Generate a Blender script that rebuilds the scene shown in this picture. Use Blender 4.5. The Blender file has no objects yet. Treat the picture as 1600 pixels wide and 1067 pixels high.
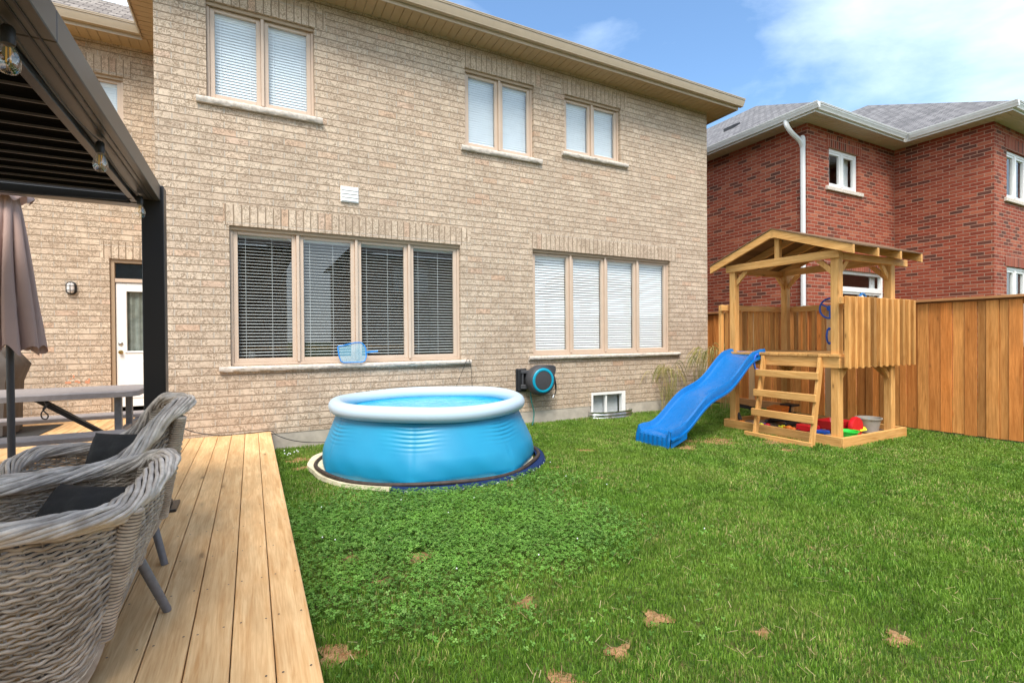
import bpy, math, random
import numpy as np
from mathutils import Vector, Matrix
random.seed(7); RNG = np.random.default_rng(7)
R = math.radians
S = bpy.context.scene
COL = S.collection

# ------------------------------------------------------------ camera
yaw, pitch, roll = R(27.76), R(-.398), R(-.441)
_f = Vector((math.sin(yaw)*math.cos(pitch), math.cos(yaw)*math.cos(pitch), math.sin(pitch)))
_r = Vector((math.cos(yaw), -math.sin(yaw), 0)); _u = _r.cross(_f)
_r2 = math.cos(roll)*_r + math.sin(roll)*_u; _u2 = -math.sin(roll)*_r + math.cos(roll)*_u
cd = bpy.data.cameras.new('camera'); cam = bpy.data.objects.new('camera', cd); COL.objects.link(cam)
cam.matrix_world = Matrix(((_r2.x, _u2.x, -_f.x, 0), (_r2.y, _u2.y, -_f.y, 0), (_r2.z, _u2.z, -_f.z, 1.406), (0, 0, 0, 1)))
cd.sensor_width = 36; cd.lens = 773.8/1600*36; cd.clip_start = .05; cd.clip_end = 2000
S.camera = cam
S.view_settings.view_transform = 'Standard'; S.view_settings.look = 'None'
S.view_settings.exposure = 1.3; S.view_settings.gamma = 1

# ------------------------------------------------------------ sky and sun
SUN_EL, SUN_AZ = R(56), R(205)          # azimuth clockwise from +Y
w = bpy.data.worlds.new('World'); S.world = w; w.use_nodes = True
nt = w.node_tree; nt.nodes.clear()
def wn(t, **k):
    n = nt.nodes.new(t)
    for a, b in k.items(): setattr(n, a, b)
    return n
out = wn('ShaderNodeOutputWorld'); bg = wn('ShaderNodeBackground'); sky = wn('ShaderNodeTexSky', sky_type='NISHITA', sun_disc=False)
sky.sun_elevation = SUN_EL; sky.sun_rotation = SUN_AZ; sky.air_density = 1.15; sky.dust_density = .6; sky.ozone_density = 1.4
tc = wn('ShaderNodeTexCoord'); mp = wn('ShaderNodeMapping'); mp.inputs['Scale'].default_value = (1, 1, 2.6); mp.inputs['Location'].default_value = (.35, .2, .1)
n1 = wn('ShaderNodeTexNoise'); n1.inputs['Scale'].default_value = 1.9; n1.inputs['Detail'].default_value = 9; n1.inputs['Roughness'].default_value = .56; n1.inputs['Distortion'].default_value = .35
cr = wn('ShaderNodeValToRGB'); cr.color_ramp.elements[0].position = .40; cr.color_ramp.elements[1].position = .86; cr.color_ramp.elements[1].color = (.85, .85, .85, 1)
mx = wn('ShaderNodeMixRGB'); mx.inputs[2].default_value = (7.4, 8.3, 9.0, 1)
L = nt.links.new
L(tc.outputs['Generated'], mp.inputs[0]); L(mp.outputs[0], n1.inputs['Vector'])
# more cloud low down and towards the left, clearer to the upper middle
sp = wn('ShaderNodeSeparateXYZ'); L(tc.outputs['Generated'], sp.inputs[0])
def wm(op, a, b=None, c=None):
    m = wn('ShaderNodeMath', operation=op)
    for i, v in enumerate((a, b, c)):
        if v is None: continue
        if hasattr(v, 'links'): L(v, m.inputs[i])
        else: m.inputs[i].default_value = v
    return m.outputs[0]
dot = wm('ADD', wm('MULTIPLY', sp.outputs[0], .58), wm('MULTIPLY', sp.outputs[1], .60))
dot = wm('ADD', dot, wm('MULTIPLY', sp.outputs[2], .55))          # cos of the angle to the clear patch
clear = wm('MULTIPLY', wm('MAXIMUM', wm('SUBTRACT', dot, .86), 0), 1.15)
low = wm('MULTIPLY', wm('MAXIMUM', wm('SUBTRACT', .62, sp.outputs[2]), 0), .58)
left = wm('MULTIPLY', wm('MAXIMUM', wm('SUBTRACT', .25, sp.outputs[0]), 0), .9)
v = wm('ADD', wm('ADD', wm('SUBTRACT', n1.outputs['Fac'], clear), low), left)
L(v, cr.inputs[0]); L(cr.outputs[0], mx.inputs[0]); tint = wn('ShaderNodeMixRGB', blend_type='MULTIPLY'); tint.inputs[0].default_value = 1; tint.inputs[2].default_value = (.84, 1.0, 1.10, 1); L(sky.outputs[0], tint.inputs[1]); L(tint.outputs[0], mx.inputs[1]); L(mx.outputs[0], bg.inputs[0])
bg.inputs[1].default_value = .1; L(bg.outputs[0], out.inputs[0])
sd = bpy.data.lights.new('sun', 'SUN'); sd.energy = 2.1; sd.angle = R(24); sd.color = (1, .93, .83)
sun = bpy.data.objects.new('sun', sd); COL.objects.link(sun)
sdir = Vector((math.sin(SUN_AZ)*math.cos(SUN_EL), math.cos(SUN_AZ)*math.cos(SUN_EL), math.sin(SUN_EL)))
sun.rotation_euler = (-sdir).to_track_quat('-Z', 'Y').to_euler()

# ------------------------------------------------------------ materials
class Mat:
    def __init__(s, name, rough=.6, col=(.5, .5, .5), spec=.5, metal=0, **k):
        s.m = bpy.data.materials.new(name); s.m.use_nodes = True; s.t = s.m.node_tree
        s.b = s.t.nodes['Principled BSDF']; s.o = s.t.nodes['Material Output']
        s.set(Roughness=rough, Metallic=metal); s.b.inputs['Base Color'].default_value = (*col, 1)
        s.b.inputs['Specular IOR Level'].default_value = spec
    def set(s, **k):
        for a, b in k.items(): s.b.inputs[a.replace('_', ' ')].default_value = b
    def n(s, t, inp=None, **k):
        n = s.t.nodes.new(t)
        for a, b in k.items(): setattr(n, a, b)
        for a, b in (inp or {}).items(): s.put(b, n.inputs[a])
        return n
    def put(s, v, sock):
        if hasattr(v, 'links'): s.t.links.new(v, sock)
        elif isinstance(v, (tuple, list)) and len(v) == 3 and sock.type == 'RGBA': sock.default_value = (*v, 1)
        else: sock.default_value = v
    def math(s, op, a, b=0., clamp=False):
        m = s.n('ShaderNodeMath', operation=op); m.use_clamp = clamp; s.put(a, m.inputs[0]); s.put(b, m.inputs[1]); return m.outputs[0]
    def mix(s, f, a, b, mode='MIX'):
        m = s.n('ShaderNodeMixRGB', blend_type=mode); s.put(f, m.inputs[0]); s.put(a, m.inputs[1]); s.put(b, m.inputs[2]); return m.outputs[0]
    def ramp(s, f, *st):
        m = s.n('ShaderNodeValToRGB'); e = m.color_ramp.elements
        while len(e) < len(st): e.new(.5)
        for x, (p, c) in zip(e, st): x.position = p; x.color = (*c, 1) if isinstance(c, tuple) else (c, c, c, 1)
        s.put(f, m.inputs[0]); return m.outputs[0]
    def pos(s): return s.n('ShaderNodeTexCoord').outputs['Object']
    def mapping(s, v, sc=(1, 1, 1), loc=(0, 0, 0), rot=(0, 0, 0)):
        m = s.n('ShaderNodeMapping'); s.put(v, m.inputs[0]); m.inputs['Scale'].default_value = sc; s.put(loc, m.inputs['Location']); m.inputs['Rotation'].default_value = rot; return m.outputs[0]
    def noise(s, v, sc, det=4, rough=.55, dist=0):
        return s.n('ShaderNodeTexNoise', {'Vector': v, 'Scale': sc, 'Detail': det, 'Roughness': rough, 'Distortion': dist}).outputs['Fac']
    def island(s): return s.n('ShaderNodeNewGeometry').outputs['Random Per Island']
    def bump(s, h, strength=.3, dist=.01):
        b = s.n('ShaderNodeBump', {'Height': h, 'Strength': strength, 'Distance': dist}); s.put(b.outputs[0], s.b.inputs['Normal'])
    def color(s, c): s.put(c, s.b.inputs['Base Color'])

def plain(name, col, rough=.5, spec=.5, metal=0, var=.12, sc=6, bump=0):
    M = Mat(name, rough, col, spec, metal); p = M.pos()
    n = M.noise(p, sc, 5)
    M.color(M.ramp(n, (.3, tuple(c*(1-var) for c in col)), (.7, tuple(min(1, c*(1+var)) for c in col))))
    M.put(M.ramp(M.noise(p, sc*2.3, 3), (.3, max(.02, rough-.08)), (.7, min(1, rough+.08))), M.b.inputs['Roughness'])
    if bump: M.bump(M.noise(p, sc*12, 4), bump, .004)
    return M.m

def brickmat(name, plane, bw, bh, mort, cols, mcol, msize=.008, crease=.0, soldier=False, bump=.8):
    M = Mat(name, .88, spec=.25); p = M.pos(); sx = M.n('ShaderNodeSeparateXYZ', {0: p})
    a = sx.outputs[0] if plane == 'x' else sx.outputs[1]
    if soldier: uv = M.n('ShaderNodeCombineXYZ', {0: M.math('ADD', sx.outputs[2], soldier), 1: a, 2: 0.})
    else: uv = M.n('ShaderNodeCombineXYZ', {0: a, 1: sx.outputs[2], 2: 0.})
    wob = M.n('ShaderNodeTexNoise', {'Vector': p, 'Scale': 9., 'Detail': 3.}).outputs['Color']
    wv = M.n('ShaderNodeVectorMath', {0: wob, 1: (.5, .5, .5)}, operation='SUBTRACT').outputs[0]
    wv = M.n('ShaderNodeVectorMath', {0: wv, 'Scale': .009}, operation='SCALE').outputs[0]
    vec = M.n('ShaderNodeVectorMath', {0: uv.outputs[0], 1: wv}, operation='ADD').outputs[0]
    br = M.n('ShaderNodeTexBrick', {'Vector': vec, 'Color1': (0, 0, 0), 'Color2': (1, 1, 1), 'Mortar': (.5, .5, .5), 'Scale': 1., 'Mortar Size': msize, 'Mortar Smooth': .35, 'Bias': 0., 'Brick Width': bw, 'Row Height': bh})
    br.offset = 0.0 if soldier else .5; br.offset_frequency = 2
    rnd = br.outputs['Color']
    c = M.ramp(rnd, *cols)
    n1 = M.noise(p, 28, 6, .65); n2 = M.noise(p, 1.1, 4)
    c = M.mix(1., c, M.ramp(n1, (.25, .80), (.75, 1.16)), 'MULTIPLY')
    c = M.mix(1., c, M.ramp(n2, (.3, .90), (.7, 1.07)), 'MULTIPLY')
    h = M.math('MULTIPLY', n1, .35)
    if crease:
        q = M.n('ShaderNodeTexNoise', {'Vector': p, 'Scale': 24., 'Detail': 2.5, 'Distortion': 1.1}).outputs['Fac']
        d = M.math('ABSOLUTE', M.math('SUBTRACT', q, .5))
        cz = M.ramp(d, (.012, 0.), (.05, 1.))
        msk = M.ramp(M.noise(p, 6, 2), (.30, 0.), (.48, 1.))
        cz2 = M.mix(msk, (1, 1, 1), cz)
        c = M.mix(M.math('MULTIPLY', M.math('SUBTRACT', 1., cz2), crease), c, (.24, .165, .105))
        h = M.math('ADD', h, M.math('MULTIPLY', cz2, .5))
    mc = M.mix(M.noise(p, 20, 3), tuple(x*.75 for x in mcol), tuple(min(1, x*1.2) for x in mcol))
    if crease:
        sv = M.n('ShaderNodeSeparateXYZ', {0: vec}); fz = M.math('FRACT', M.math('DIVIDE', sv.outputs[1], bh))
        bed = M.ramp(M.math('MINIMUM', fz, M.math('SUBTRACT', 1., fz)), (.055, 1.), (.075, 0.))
        mc = M.mix(bed, mc, (.27, .195, .13))  # bed joints coloured darker to paint in the ledge shadow line
    fac = br.outputs['Fac']
    c = M.mix(fac, c, mc); M.color(c)
    h = M.math('MULTIPLY', h, M.math('SUBTRACT', 1., fac))
    h = M.math('ADD', h, M.math('MULTIPLY', M.math('SUBTRACT', 1., fac), 1.1))
    M.bump(h, bump, .009)
    return M.m

def wood(name, axis, dark, light, knot=.6, rough=.7, isl=.35, grey=None, kscale=.6):
    M = Mat(name, rough, spec=.25); p = M.pos(); r = M.island()
    off = M.n('ShaderNodeCombineXYZ', {0: M.math('MULTIPLY', r, 37.), 1: M.math('MULTIPLY', r, 91.), 2: M.math('MULTIPLY', r, 53.)}).outputs[0]
    v = M.n('ShaderNodeVectorMath', {0: p, 1: off}, operation='ADD').outputs[0]
    i = 'xyz'.index(axis); g = [22., 22., 22.]; g[i] = 1.1
    gv = M.mapping(v, tuple(g)); k = [9., 9., 9.]; k[i] = 2.6; kv = M.mapping(v, tuple(k))
    warp = M.noise(kv, .8, 3)
    g1 = M.noise(gv, 1.6, 8, .62, 1.2); g2 = M.noise(M.mapping(v, tuple(x*5 for x in g)), 1.4, 3)
    f = M.math('ADD', M.math('MULTIPLY', g1, .7), M.math('MULTIPLY', g2, .3))
    c = M.ramp(f, (.36, dark), (.62, light))
    c = M.mix(1., c, M.ramp(warp, (.3, .84), (.7, 1.10)), 'MULTIPLY')
    c = M.mix(1., c, M.ramp(r, (0., 1-isl), (.5, 1.), (1., 1+isl*.55)), 'MULTIPLY')
    if grey: c = M.mix(M.ramp(M.math('FRACT', M.math('MULTIPLY', r, 13.7)), (.2, 0.), (.9, .55)), c, M.mix(1., c, (1.0, .68, .45), 'MULTIPLY'))
    if grey: c = M.mix(M.ramp(M.math('FRACT', M.math('MULTIPLY', r, 7.13)), (.84, 0.), (.87, .7)), c, grey)
    vo = M.n('ShaderNodeTexVoronoi', {'Vector': kv, 'Scale': kscale, 'Randomness': 1.}); d = vo.outputs['Distance']
    kn = M.ramp(d, (.03, 1.), (.085, .25), (.16, 0.))
    c = M.mix(M.math('MULTIPLY', kn, knot), c, tuple(x*.28 for x in dark)); M.color(c)
    M.bump(M.math('SUBTRACT', f, M.math('MULTIPLY', kn, .6)), .35, .003)
    M.put(M.ramp(g1, (.3, rough-.12), (.7, rough+.1)), M.b.inputs['Roughness'])
    return M.m

BEIGE = [(0., (.53, .405, .30)), (.45, (.59, .46, .345)), (.93, (.64, .51, .385)), (.965, (.58, .39, .27)), (1., (.60, .44, .33))]
RED = [(0., (.11, .042, .030)), (.12, (.15, .046, .030)), (.19, (.23, .045, .024)), (.55, (.29, .058, .030)), (.8, (.33, .080, .042)), (1., (.40, .12, .065))]
BROWN = [(0., (.16, .09, .06)), (1., (.26, .15, .10))]
M_ = {}
for ax in 'xy':
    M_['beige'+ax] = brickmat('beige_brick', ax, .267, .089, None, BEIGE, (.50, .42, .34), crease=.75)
    M_['red'+ax] = brickmat('red_brick', ax, .24, .0757, None, RED, (.40, .24, .17), msize=.0085)
    M_['brown'+ax] = brickmat('brown_brick', ax, .24, .08, None, BROWN, (.3, .26, .22))
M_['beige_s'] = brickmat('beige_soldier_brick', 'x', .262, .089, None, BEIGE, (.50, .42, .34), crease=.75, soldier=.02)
M_['red_s'] = brickmat('red_soldier_brick', 'x', .26, .0757, None, RED, (.42, .26, .19), soldier=.02)
M_['tan'] = plain('tan_window_paint', (.56, .43, .33), .42, .4, var=.04)
M_['tan_dark'] = plain('tan_trim_paint', (.36, .26, .17), .5, .3, var=.06)
M_['soffit'] = plain('tan_soffit_vinyl', (.46, .33, .19), .55, .3, var=.05)
M_['gutter'] = plain('tan_gutter_metal', (.47, .37, .26), .38, .5, var=.05)
M_['white'] = plain('white_vinyl', (.80, .79, .77), .4, .5, var=.04)
M_['white_gut'] = plain('white_gutter_metal', (.66, .66, .65), .4, .5, var=.05)
M_['red_soffit'] = plain('cream_soffit', (.52, .46, .38), .6, .3, var=.05)
M_['stone'] = plain('rock_faced_sill_stone', (.60, .53, .46), .9, .2, var=.22, sc=26, bump=1.0)
M_['concrete'] = plain('concrete', (.44, .39, .33), .9, .2, var=.2, sc=5, bump=.4)
M_['blind'] = plain('white_blind_slats', (.86, .87, .87), .5, .3, var=.03)
M_['blind_grey'] = plain('open_blind_slats', (.62, .63, .61), .5, .3, var=.05)
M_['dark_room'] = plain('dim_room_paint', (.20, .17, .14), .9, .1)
M_['room_light'] = plain('grey_room_paint', (.5, .52, .54), .9, .1)
M_['steel'] = plain('galvanised_steel', (.62, .63, .62), .35, .5, 1., var=.2, sc=14)
M_['metal_dark'] = Mat('dark_bronze_powder_coat', .36, (.016, .0145, .015), .5).m
M_['core'] = plain('gap_shade_cane', (.06, .048, .036), .8)  # rim core coloured dark, painting shade into the gaps between rods
M_['louvre_black'] = Mat('black_louvre_coat', .85, (.005, .0045, .005), .08).m
M_['metal_beam'] = Mat('bronze_beam_powder_coat', .36, (.07, .058, .052), .5).m
M_['black'] = plain('black_plastic', (.018, .018, .02), .45, .5)
M_['dgrey'] = plain('charcoal_plastic', (.05, .05, .055), .5, .4)
M_['grey_leg'] = plain('grey_painted_aluminium', (.17, .165, .17), .45, .5, var=.15, sc=30)
M_['table'] = plain('grey_brown_resin', (.27, .235, .225), .55, .35, var=.12, sc=22, bump=.3)
M_['taupe'] = plain('taupe_umbrella_cloth', (.44, .315, .285), .85, .2, var=.06, sc=4, bump=.2)
M_['pillow'] = plain('charcoal_cushion_cloth', (.022, .021, .021), .75, .25, var=.25, sc=9, bump=.5)
M_['cover'] = plain('grey_brown_cover_cloth', (.085, .07, .06), .7, .3, var=.25, sc=5, bump=.4)
M_['cover_light'] = plain('grey_green_curtain', (.22, .24, .21), .8, .2, var=.3, sc=8)
M_['mat'] = plain('black_rubber_mat', (.02, .02, .02), .8)
M_['teal'] = plain('turquoise_plastic', (.0, .28, .42), .4)
M_['blue_plastic'] = plain('royal_blue_plastic', (.012, .10, .50), .35, .5, var=.06)
M_['slide'] = plain('blue_slide_plastic', (.001, .125, .40), .26, .5, var=.05, sc=3)
M_['net'] = plain('blue_net_frame_plastic', (.02, .22, .6), .35)
M_['redp'] = plain('red_plastic', (.62, .012, .02), .35)
M_['greenp'] = plain('green_plastic', (.03, .62, .06), .4)
M_['yellowp'] = plain('yellow_plastic', (.72, .72, .03), .4)
M_['orangep'] = plain('orange_plastic', (.75, .19, .02), .4)
M_['bucket'] = plain('grey_bucket_plastic', (.34, .31, .27), .6)
M_['sand'] = plain('damp_play_sand', (.38, .27, .18), .95, .1, var=.2, sc=12, bump=.8)
M_['brass'] = plain('aged_brass', (.45, .30, .10), .3, .5, 1.)
M_['nickel'] = plain('brushed_nickel', (.5, .48, .45), .3, .5, 1.)
M_['green_hose'] = plain('green_hose_rubber', (.02, .13, .11), .5)
M_['foam'] = plain('dark_brown_hose_rubber', (.045, .03, .024), .6, .4, var=.4, sc=20)
M_['sheet'] = plain('cream_ground_sheet', (.62, .56, .40), .8, .2, var=.25, sc=9, bump=.5)
M_['navy'] = plain('navy_printed_cloth', (.012, .04, .16), .7)
M_['dotw'] = plain('white_printed_dot', (.55, .58, .6), .7)
M_['lampglass'] = plain('frosted_lamp_glass', (.62, .58, .55), .3, .5)
M_['chip'] = plain('orange_brick_chip', (.58, .27, .16), .9, .1)
M_['deck'] = wood('honey_deck_boards', 'y', (.54, .29, .115), (.74, .49, .25), knot=.7, rough=.62, isl=.2)
M_['fenceb'] = wood('cedar_fence_boards', 'z', (.42, .155, .034), (.66, .30, .09), knot=.75, isl=.42, kscale=.85, grey=(.50, .37, .22))
M_['fencer'] = wood('cedar_fence_rail', 'y', (.32, .135, .05), (.45, .23, .10), knot=.4)
for ax in 'xyz': M_['pine'+ax] = wood('pine_'+ax+'_grain', ax, (.46, .215, .058), (.66, .375, .135), knot=.8, isl=.32, kscale=.8)
M_['slat'] = wood('orange_pine_slats', 'z', (.46, .19, .045), (.68, .36, .115), knot=.7, isl=.38, kscale=.8)
M_['ply'] = wood('dark_roof_sheathing', 'x', (.13, .07, .035), (.20, .12, .06), knot=.2)
def wick(name, c1, c2):
    M = Mat(name, .55, spec=.4); r = M.island(); p = M.pos()
    c = M.ramp(M.noise(p, 14, 4, .6), (.3, c1), (.7, c2)); c = M.mix(1., c, M.ramp(r, (0., .72), (1., 1.25)), 'MULTIPLY'); M.color(c)
    M.bump(M.noise(M.mapping(p, (60, 60, 200)), 1., 2), .15, .002); return M.m
M_['wick'] = wick('weathered_grey_wicker', (.26, .20, .145), (.55, .46, .365))
M_['wick_rim'] = wick('pale_grey_wicker_rods', (.36, .295, .24), (.70, .615, .53))
# glass that lets the room show through and mirrors the yard
def glassmat(name, tint, boost):
    M = Mat(name); t = M.n('ShaderNodeBsdfTransparent', {0: tint}); g = M.n('ShaderNodeBsdfGlossy', {'Color': (1, 1, 1), 'Roughness': .01})
    gm = M.n('ShaderNodeNewGeometry'); dt = M.n('ShaderNodeVectorMath', {0: gm.outputs['Incoming'], 1: gm.outputs['Normal']}, operation='DOT_PRODUCT').outputs['Value']
    k5 = M.math('POWER', M.math('SUBTRACT', 1., M.math('ABSOLUTE', dt)), 5.); f = M.math('ADD', M.math('MULTIPLY', k5, .9), boost, True)
    mx = M.n('ShaderNodeMixShader', {0: f, 1: t.outputs[0], 2: g.outputs[0]}); M.t.links.new(mx.outputs[0], M.o.inputs[0]); return M.m
M_['glass'] = glassmat('window_glass', (.95, .97, .97), .07)
M_['glass_up'] = glassmat('bluish_window_glass', (.91, .96, .985), .08)
M_['bulb_glass'] = glassmat('clear_bulb_glass', (.97, .97, .95), .14)
# mesh net
Mn = Mat('fine_blue_net'); t = Mn.n('ShaderNodeBsdfTransparent', {0: (1, 1, 1)}); d = Mn.n('ShaderNodeBsdfDiffuse', {0: (.25, .5, .62)})
mx_ = Mn.n('ShaderNodeMixShader', {0: .45, 1: t.outputs[0], 2: d.outputs[0]}); Mn.t.links.new(mx_.outputs[0], Mn.o.inputs[0]); M_['netting'] = Mn.m
# shingles
def shingle(name, dark, light):
    M = Mat(name, .9, spec=.2); p = M.pos(); g = M.n('ShaderNodeNewGeometry')
    sx = M.n('ShaderNodeSeparateXYZ', {0: p}); ns = M.n('ShaderNodeSeparateXYZ', {0: g.outputs['Normal']})
    ay = M.math('GREATER_THAN', M.math('ABSOLUTE', ns.outputs[1]), M.math('ABSOLUTE', ns.outputs[0]))
    u = M.math('ADD', M.math('MULTIPLY', sx.outputs[0], ay), M.math('MULTIPLY', sx.outputs[1], M.math('SUBTRACT', 1., ay)))
    uv = M.n('ShaderNodeCombineXYZ', {0: u, 1: M.math('MULTIPLY', sx.outputs[2], 1.92), 2: 0.})
    br = M.n('ShaderNodeTexBrick', {'Vector': uv.outputs[0], 'Color1': (0, 0, 0), 'Color2': (1, 1, 1), 'Mortar': (0, 0, 0), 'Scale': 1., 'Mortar Size': .009, 'Mortar Smooth': .6, 'Brick Width': .17, 'Row Height': .14})
    c = M.ramp(br.outputs['Color'], (0., dark), (1., light)); c = M.mix(1., c, M.ramp(M.noise(p, 30, 4), (.2, .75), (.8, 1.25)), 'MULTIPLY')
    c = M.mix(br.outputs['Fac'], c, tuple(x*.45 for x in dark)); M.color(c); M.bump(M.math('SUBTRACT', 1., br.outputs['Fac']), .7, .012); return M.m
M_['shingle'] = shingle('grey_asphalt_shingles', (.13, .125, .13), (.23, .22, .225))
M_['shingle_b'] = shingle('brown_asphalt_shingles', (.15, .125, .11), (.30, .26, .23))
# pool vinyl
Mp = Mat('bright_blue_pool_vinyl', .42, (.012, .36, .62), .5); pp = Mp.pos(); Mp.color(Mp.ramp(Mp.noise(pp, 2.2, 3), (.3, (.006, .225, .42)), (.7, (.012, .27, .47)))); M_['pool'] = Mp.m
Mp = Mat('pale_blue_ring_vinyl', .34, (.46, .58, .68), .5); M_['ring'] = Mp.m
Mp = Mat('pool_water', .06, (.03, .42, .66), .6); pp = Mp.pos(); nn = Mp.noise(Mp.mapping(pp, (1, 1.6, 1)), 9, 4, .5, .6); Mp.color(Mp.ramp(nn, (.35, (.01, .33, .58)), (.65, (.06, .50, .74)))); Mp.bump(nn, .5, .02); M_['water'] = Mp.m
# filament
Mp = Mat('amber_filament', .4, (.9, .5, .08)); M_['filament'] = Mp.m

# ------------------------------------------------------------ mesh builder
def rotz(p, a):
    c, s = math.cos(a), math.sin(a); return (p[0]*c-p[1]*s, p[0]*s+p[1]*c, p[2])
class MB:
    def __init__(s): s.v = []; s.f = []; s.n = 0
    def add(s, v, f):
        v = np.asarray(v, float); s.v.append(v); o = s.n
        s.f += [tuple(i+o for i in q) for q in f]; s.n += len(v); return s
    def box(s, x0, x1, y0, y1, z0, z1):
        v = [(x, y, z) for z in (z0, z1) for y in (y0, y1) for x in (x0, x1)]
        return s.add(v, [(0, 2, 3, 1), (4, 5, 7, 6), (0, 1, 5, 4), (2, 6, 7, 3), (0, 4, 6, 2), (1, 3, 7, 5)])
    def bar(s, a, b, w, h, up=(0, 0, 1), ext=0):
        """box beam from a to b, width w across, height h along up"""
        a, b, up = Vector(a), Vector(b), Vector(up); d = (b-a).normalized(); a = a-d*ext; b = b+d*ext
        sd = d.cross(up).normalized(); u = sd.cross(d).normalized()
        v = [tuple(p+sd*(i*w/2)+u*(j*h/2)) for p in (a, b) for j in (-1, 1) for i in (-1, 1)]
        return s.add(v, [(0, 1, 3, 2), (4, 6, 7, 5), (0, 4, 5, 1), (2, 3, 7, 6), (0, 2, 6, 4), (1, 5, 7, 3)])
    def prism(s, prof, a, b):
        """prof: list of 3d offsets, extruded from a to b, capped"""
        n = len(prof); v = [tuple(Vector(a)+Vector(p)) for p in prof]+[tuple(Vector(b)+Vector(p)) for p in prof]
        f = [(i, (i+1) % n, n+(i+1) % n, n+i) for i in range(n)]+[tuple(range(n-1, -1, -1)), tuple(range(n, 2*n))]
        return s.add(v, f)
    def tube(s, pts, r, k=8, closed=False, cap=True, flat=None):
        P = np.asarray(pts, float); n = len(P)
        T = (np.roll(P, -1, 0)-np.roll(P, 1, 0)) if closed else np.gradient(P, axis=0)
        T /= np.linalg.norm(T, axis=1)[:, None]+1e-12
        N = np.zeros_like(P); a = np.array([0, 0, 1.]) if abs(T[0][2]) < .9 else np.array([1., 0, 0])
        x = a-T[0]*(a@T[0]); N[0] = x/np.linalg.norm(x)
        for i in range(1, n):
            x = N[i-1]-T[i]*(N[i-1]@T[i]); N[i] = x/(np.linalg.norm(x)+1e-12)
        B = np.cross(T, N); r = np.broadcast_to(np.asarray(r, float), (n,))
        th = np.arange(k)*2*np.pi/k
        V = P[:, None]+r[:, None, None]*(np.cos(th)[None, :, None]*N[:, None]+np.sin(th)[None, :, None]*B[:, None])
        F = []; m = n if closed else n-1
        for i in range(m):
            j = (i+1) % n
            for q in range(k): F.append((i*k+q, i*k+(q+1) % k, j*k+(q+1) % k, j*k+q))
        if cap and not closed: F += [tuple(range(k-1, -1, -1)), tuple((n-1)*k+q for q in range(k))]
        return s.add(V.reshape(-1, 3), F)
    def lathe(s, prof, c=(0, 0, 0), k=32, axis='z', cap=False):
        V = []; n = len(prof)
        for r, z in prof:
            for q in range(k):
                t = 2*math.pi*q/k; a, b = r*math.cos(t), r*math.sin(t)
                p = (a, b, z) if axis == 'z' else ((a, z, b) if axis == 'y' else (z, a, b))
                V.append((c[0]+p[0], c[1]+p[1], c[2]+p[2]))
        F = [(i*k+q, i*k+(q+1) % k, (i+1)*k+(q+1) % k, (i+1)*k+q) for i in range(n-1) for q in range(k)]
        if cap: F += [tuple(range(k-1, -1, -1)), tuple((n-1)*k+q for q in range(k))]
        return s.add(V, F)
    def quad(s, *p): return s.add(p, [tuple(range(len(p)))])
    def ball(s, c, r, k=12, sq=(1, 1, 1)):
        pr = [(r*math.sin(math.pi*i/8)+1e-5, -r*math.cos(math.pi*i/8)) for i in range(9)]
        t = MB().lathe(pr, (0, 0, 0), k); V = np.concatenate(t.v)*np.array(sq)+np.array(c); return s.add(V, t.f)
    def build(s, name, mat, parent=None, smooth=0, bevel=0, loc=None):
        me = bpy.data.meshes.new(name); V = np.concatenate(s.v)
        if loc is not None: V = V-np.array(loc)
        rt = parent
        while rt is not None and rt.parent is not None: rt = rt.parent
        if rt is not None and rt.name in WORLD: V = V-np.array(WORLD[rt.name])
        me.from_pydata(V.tolist(), [], s.f); me.materials.append(M_[mat] if isinstance(mat, str) else mat)
        if smooth:
            me.polygons.foreach_set('use_smooth', [True]*len(me.polygons)); me.set_sharp_from_angle(angle=R(smooth))
        me.update(); o = bpy.data.objects.new(name, me); COL.objects.link(o)
        if loc is not None: o.location = loc
        if parent is not None:
            o.parent = parent
        if bevel:
            b = o.modifiers.new('bevel', 'BEVEL'); b.width = bevel; b.segments = 1; b.limit_method = 'ANGLE'
        return o
def tag(o, label=None, cat=None, group=None, kind=None):
    if label: o['label'] = label
    if cat: o['category'] = cat
    if group: o['group'] = group
    if kind: o['kind'] = kind
    return o
WORLD = {}            # things whose parts are given in world coordinates
def thing(name, label, cat, loc=(0, 0, 0), rz=0, group=None, world=False):
    o = bpy.data.objects.new(name, None); COL.objects.link(o); o.location = loc; o.rotation_euler = (0, 0, rz); o.empty_display_size = .2
    if world: WORLD[o.name] = loc
    return tag(o, label, cat, group)
def copy_tree(o, parent=None):
    c = o.copy(); COL.objects.link(c); c.parent = parent
    for ch in list(o.children): copy_tree(ch, c)
    return c
def smoothstep(a, b, x):
    t = min(1, max(0, (x-a)/(b-a))); return t*t*(3-2*t)
def catmull(P, n):
    P = np.asarray(P, float); P = np.vstack([2*P[0]-P[1], P, 2*P[-1]-P[-2]]); o = []
    m = len(P)-3
    for t in np.linspace(0, m-1e-9, n):
        i = int(t); u = t-i; a, b, c, d = P[i:i+4]
        o.append(.5*((2*b)+(-a+c)*u+(2*a-5*b+4*c-d)*u*u+(-a+3*b-3*c+d)*u**3))
    return np.array(o)
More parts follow.
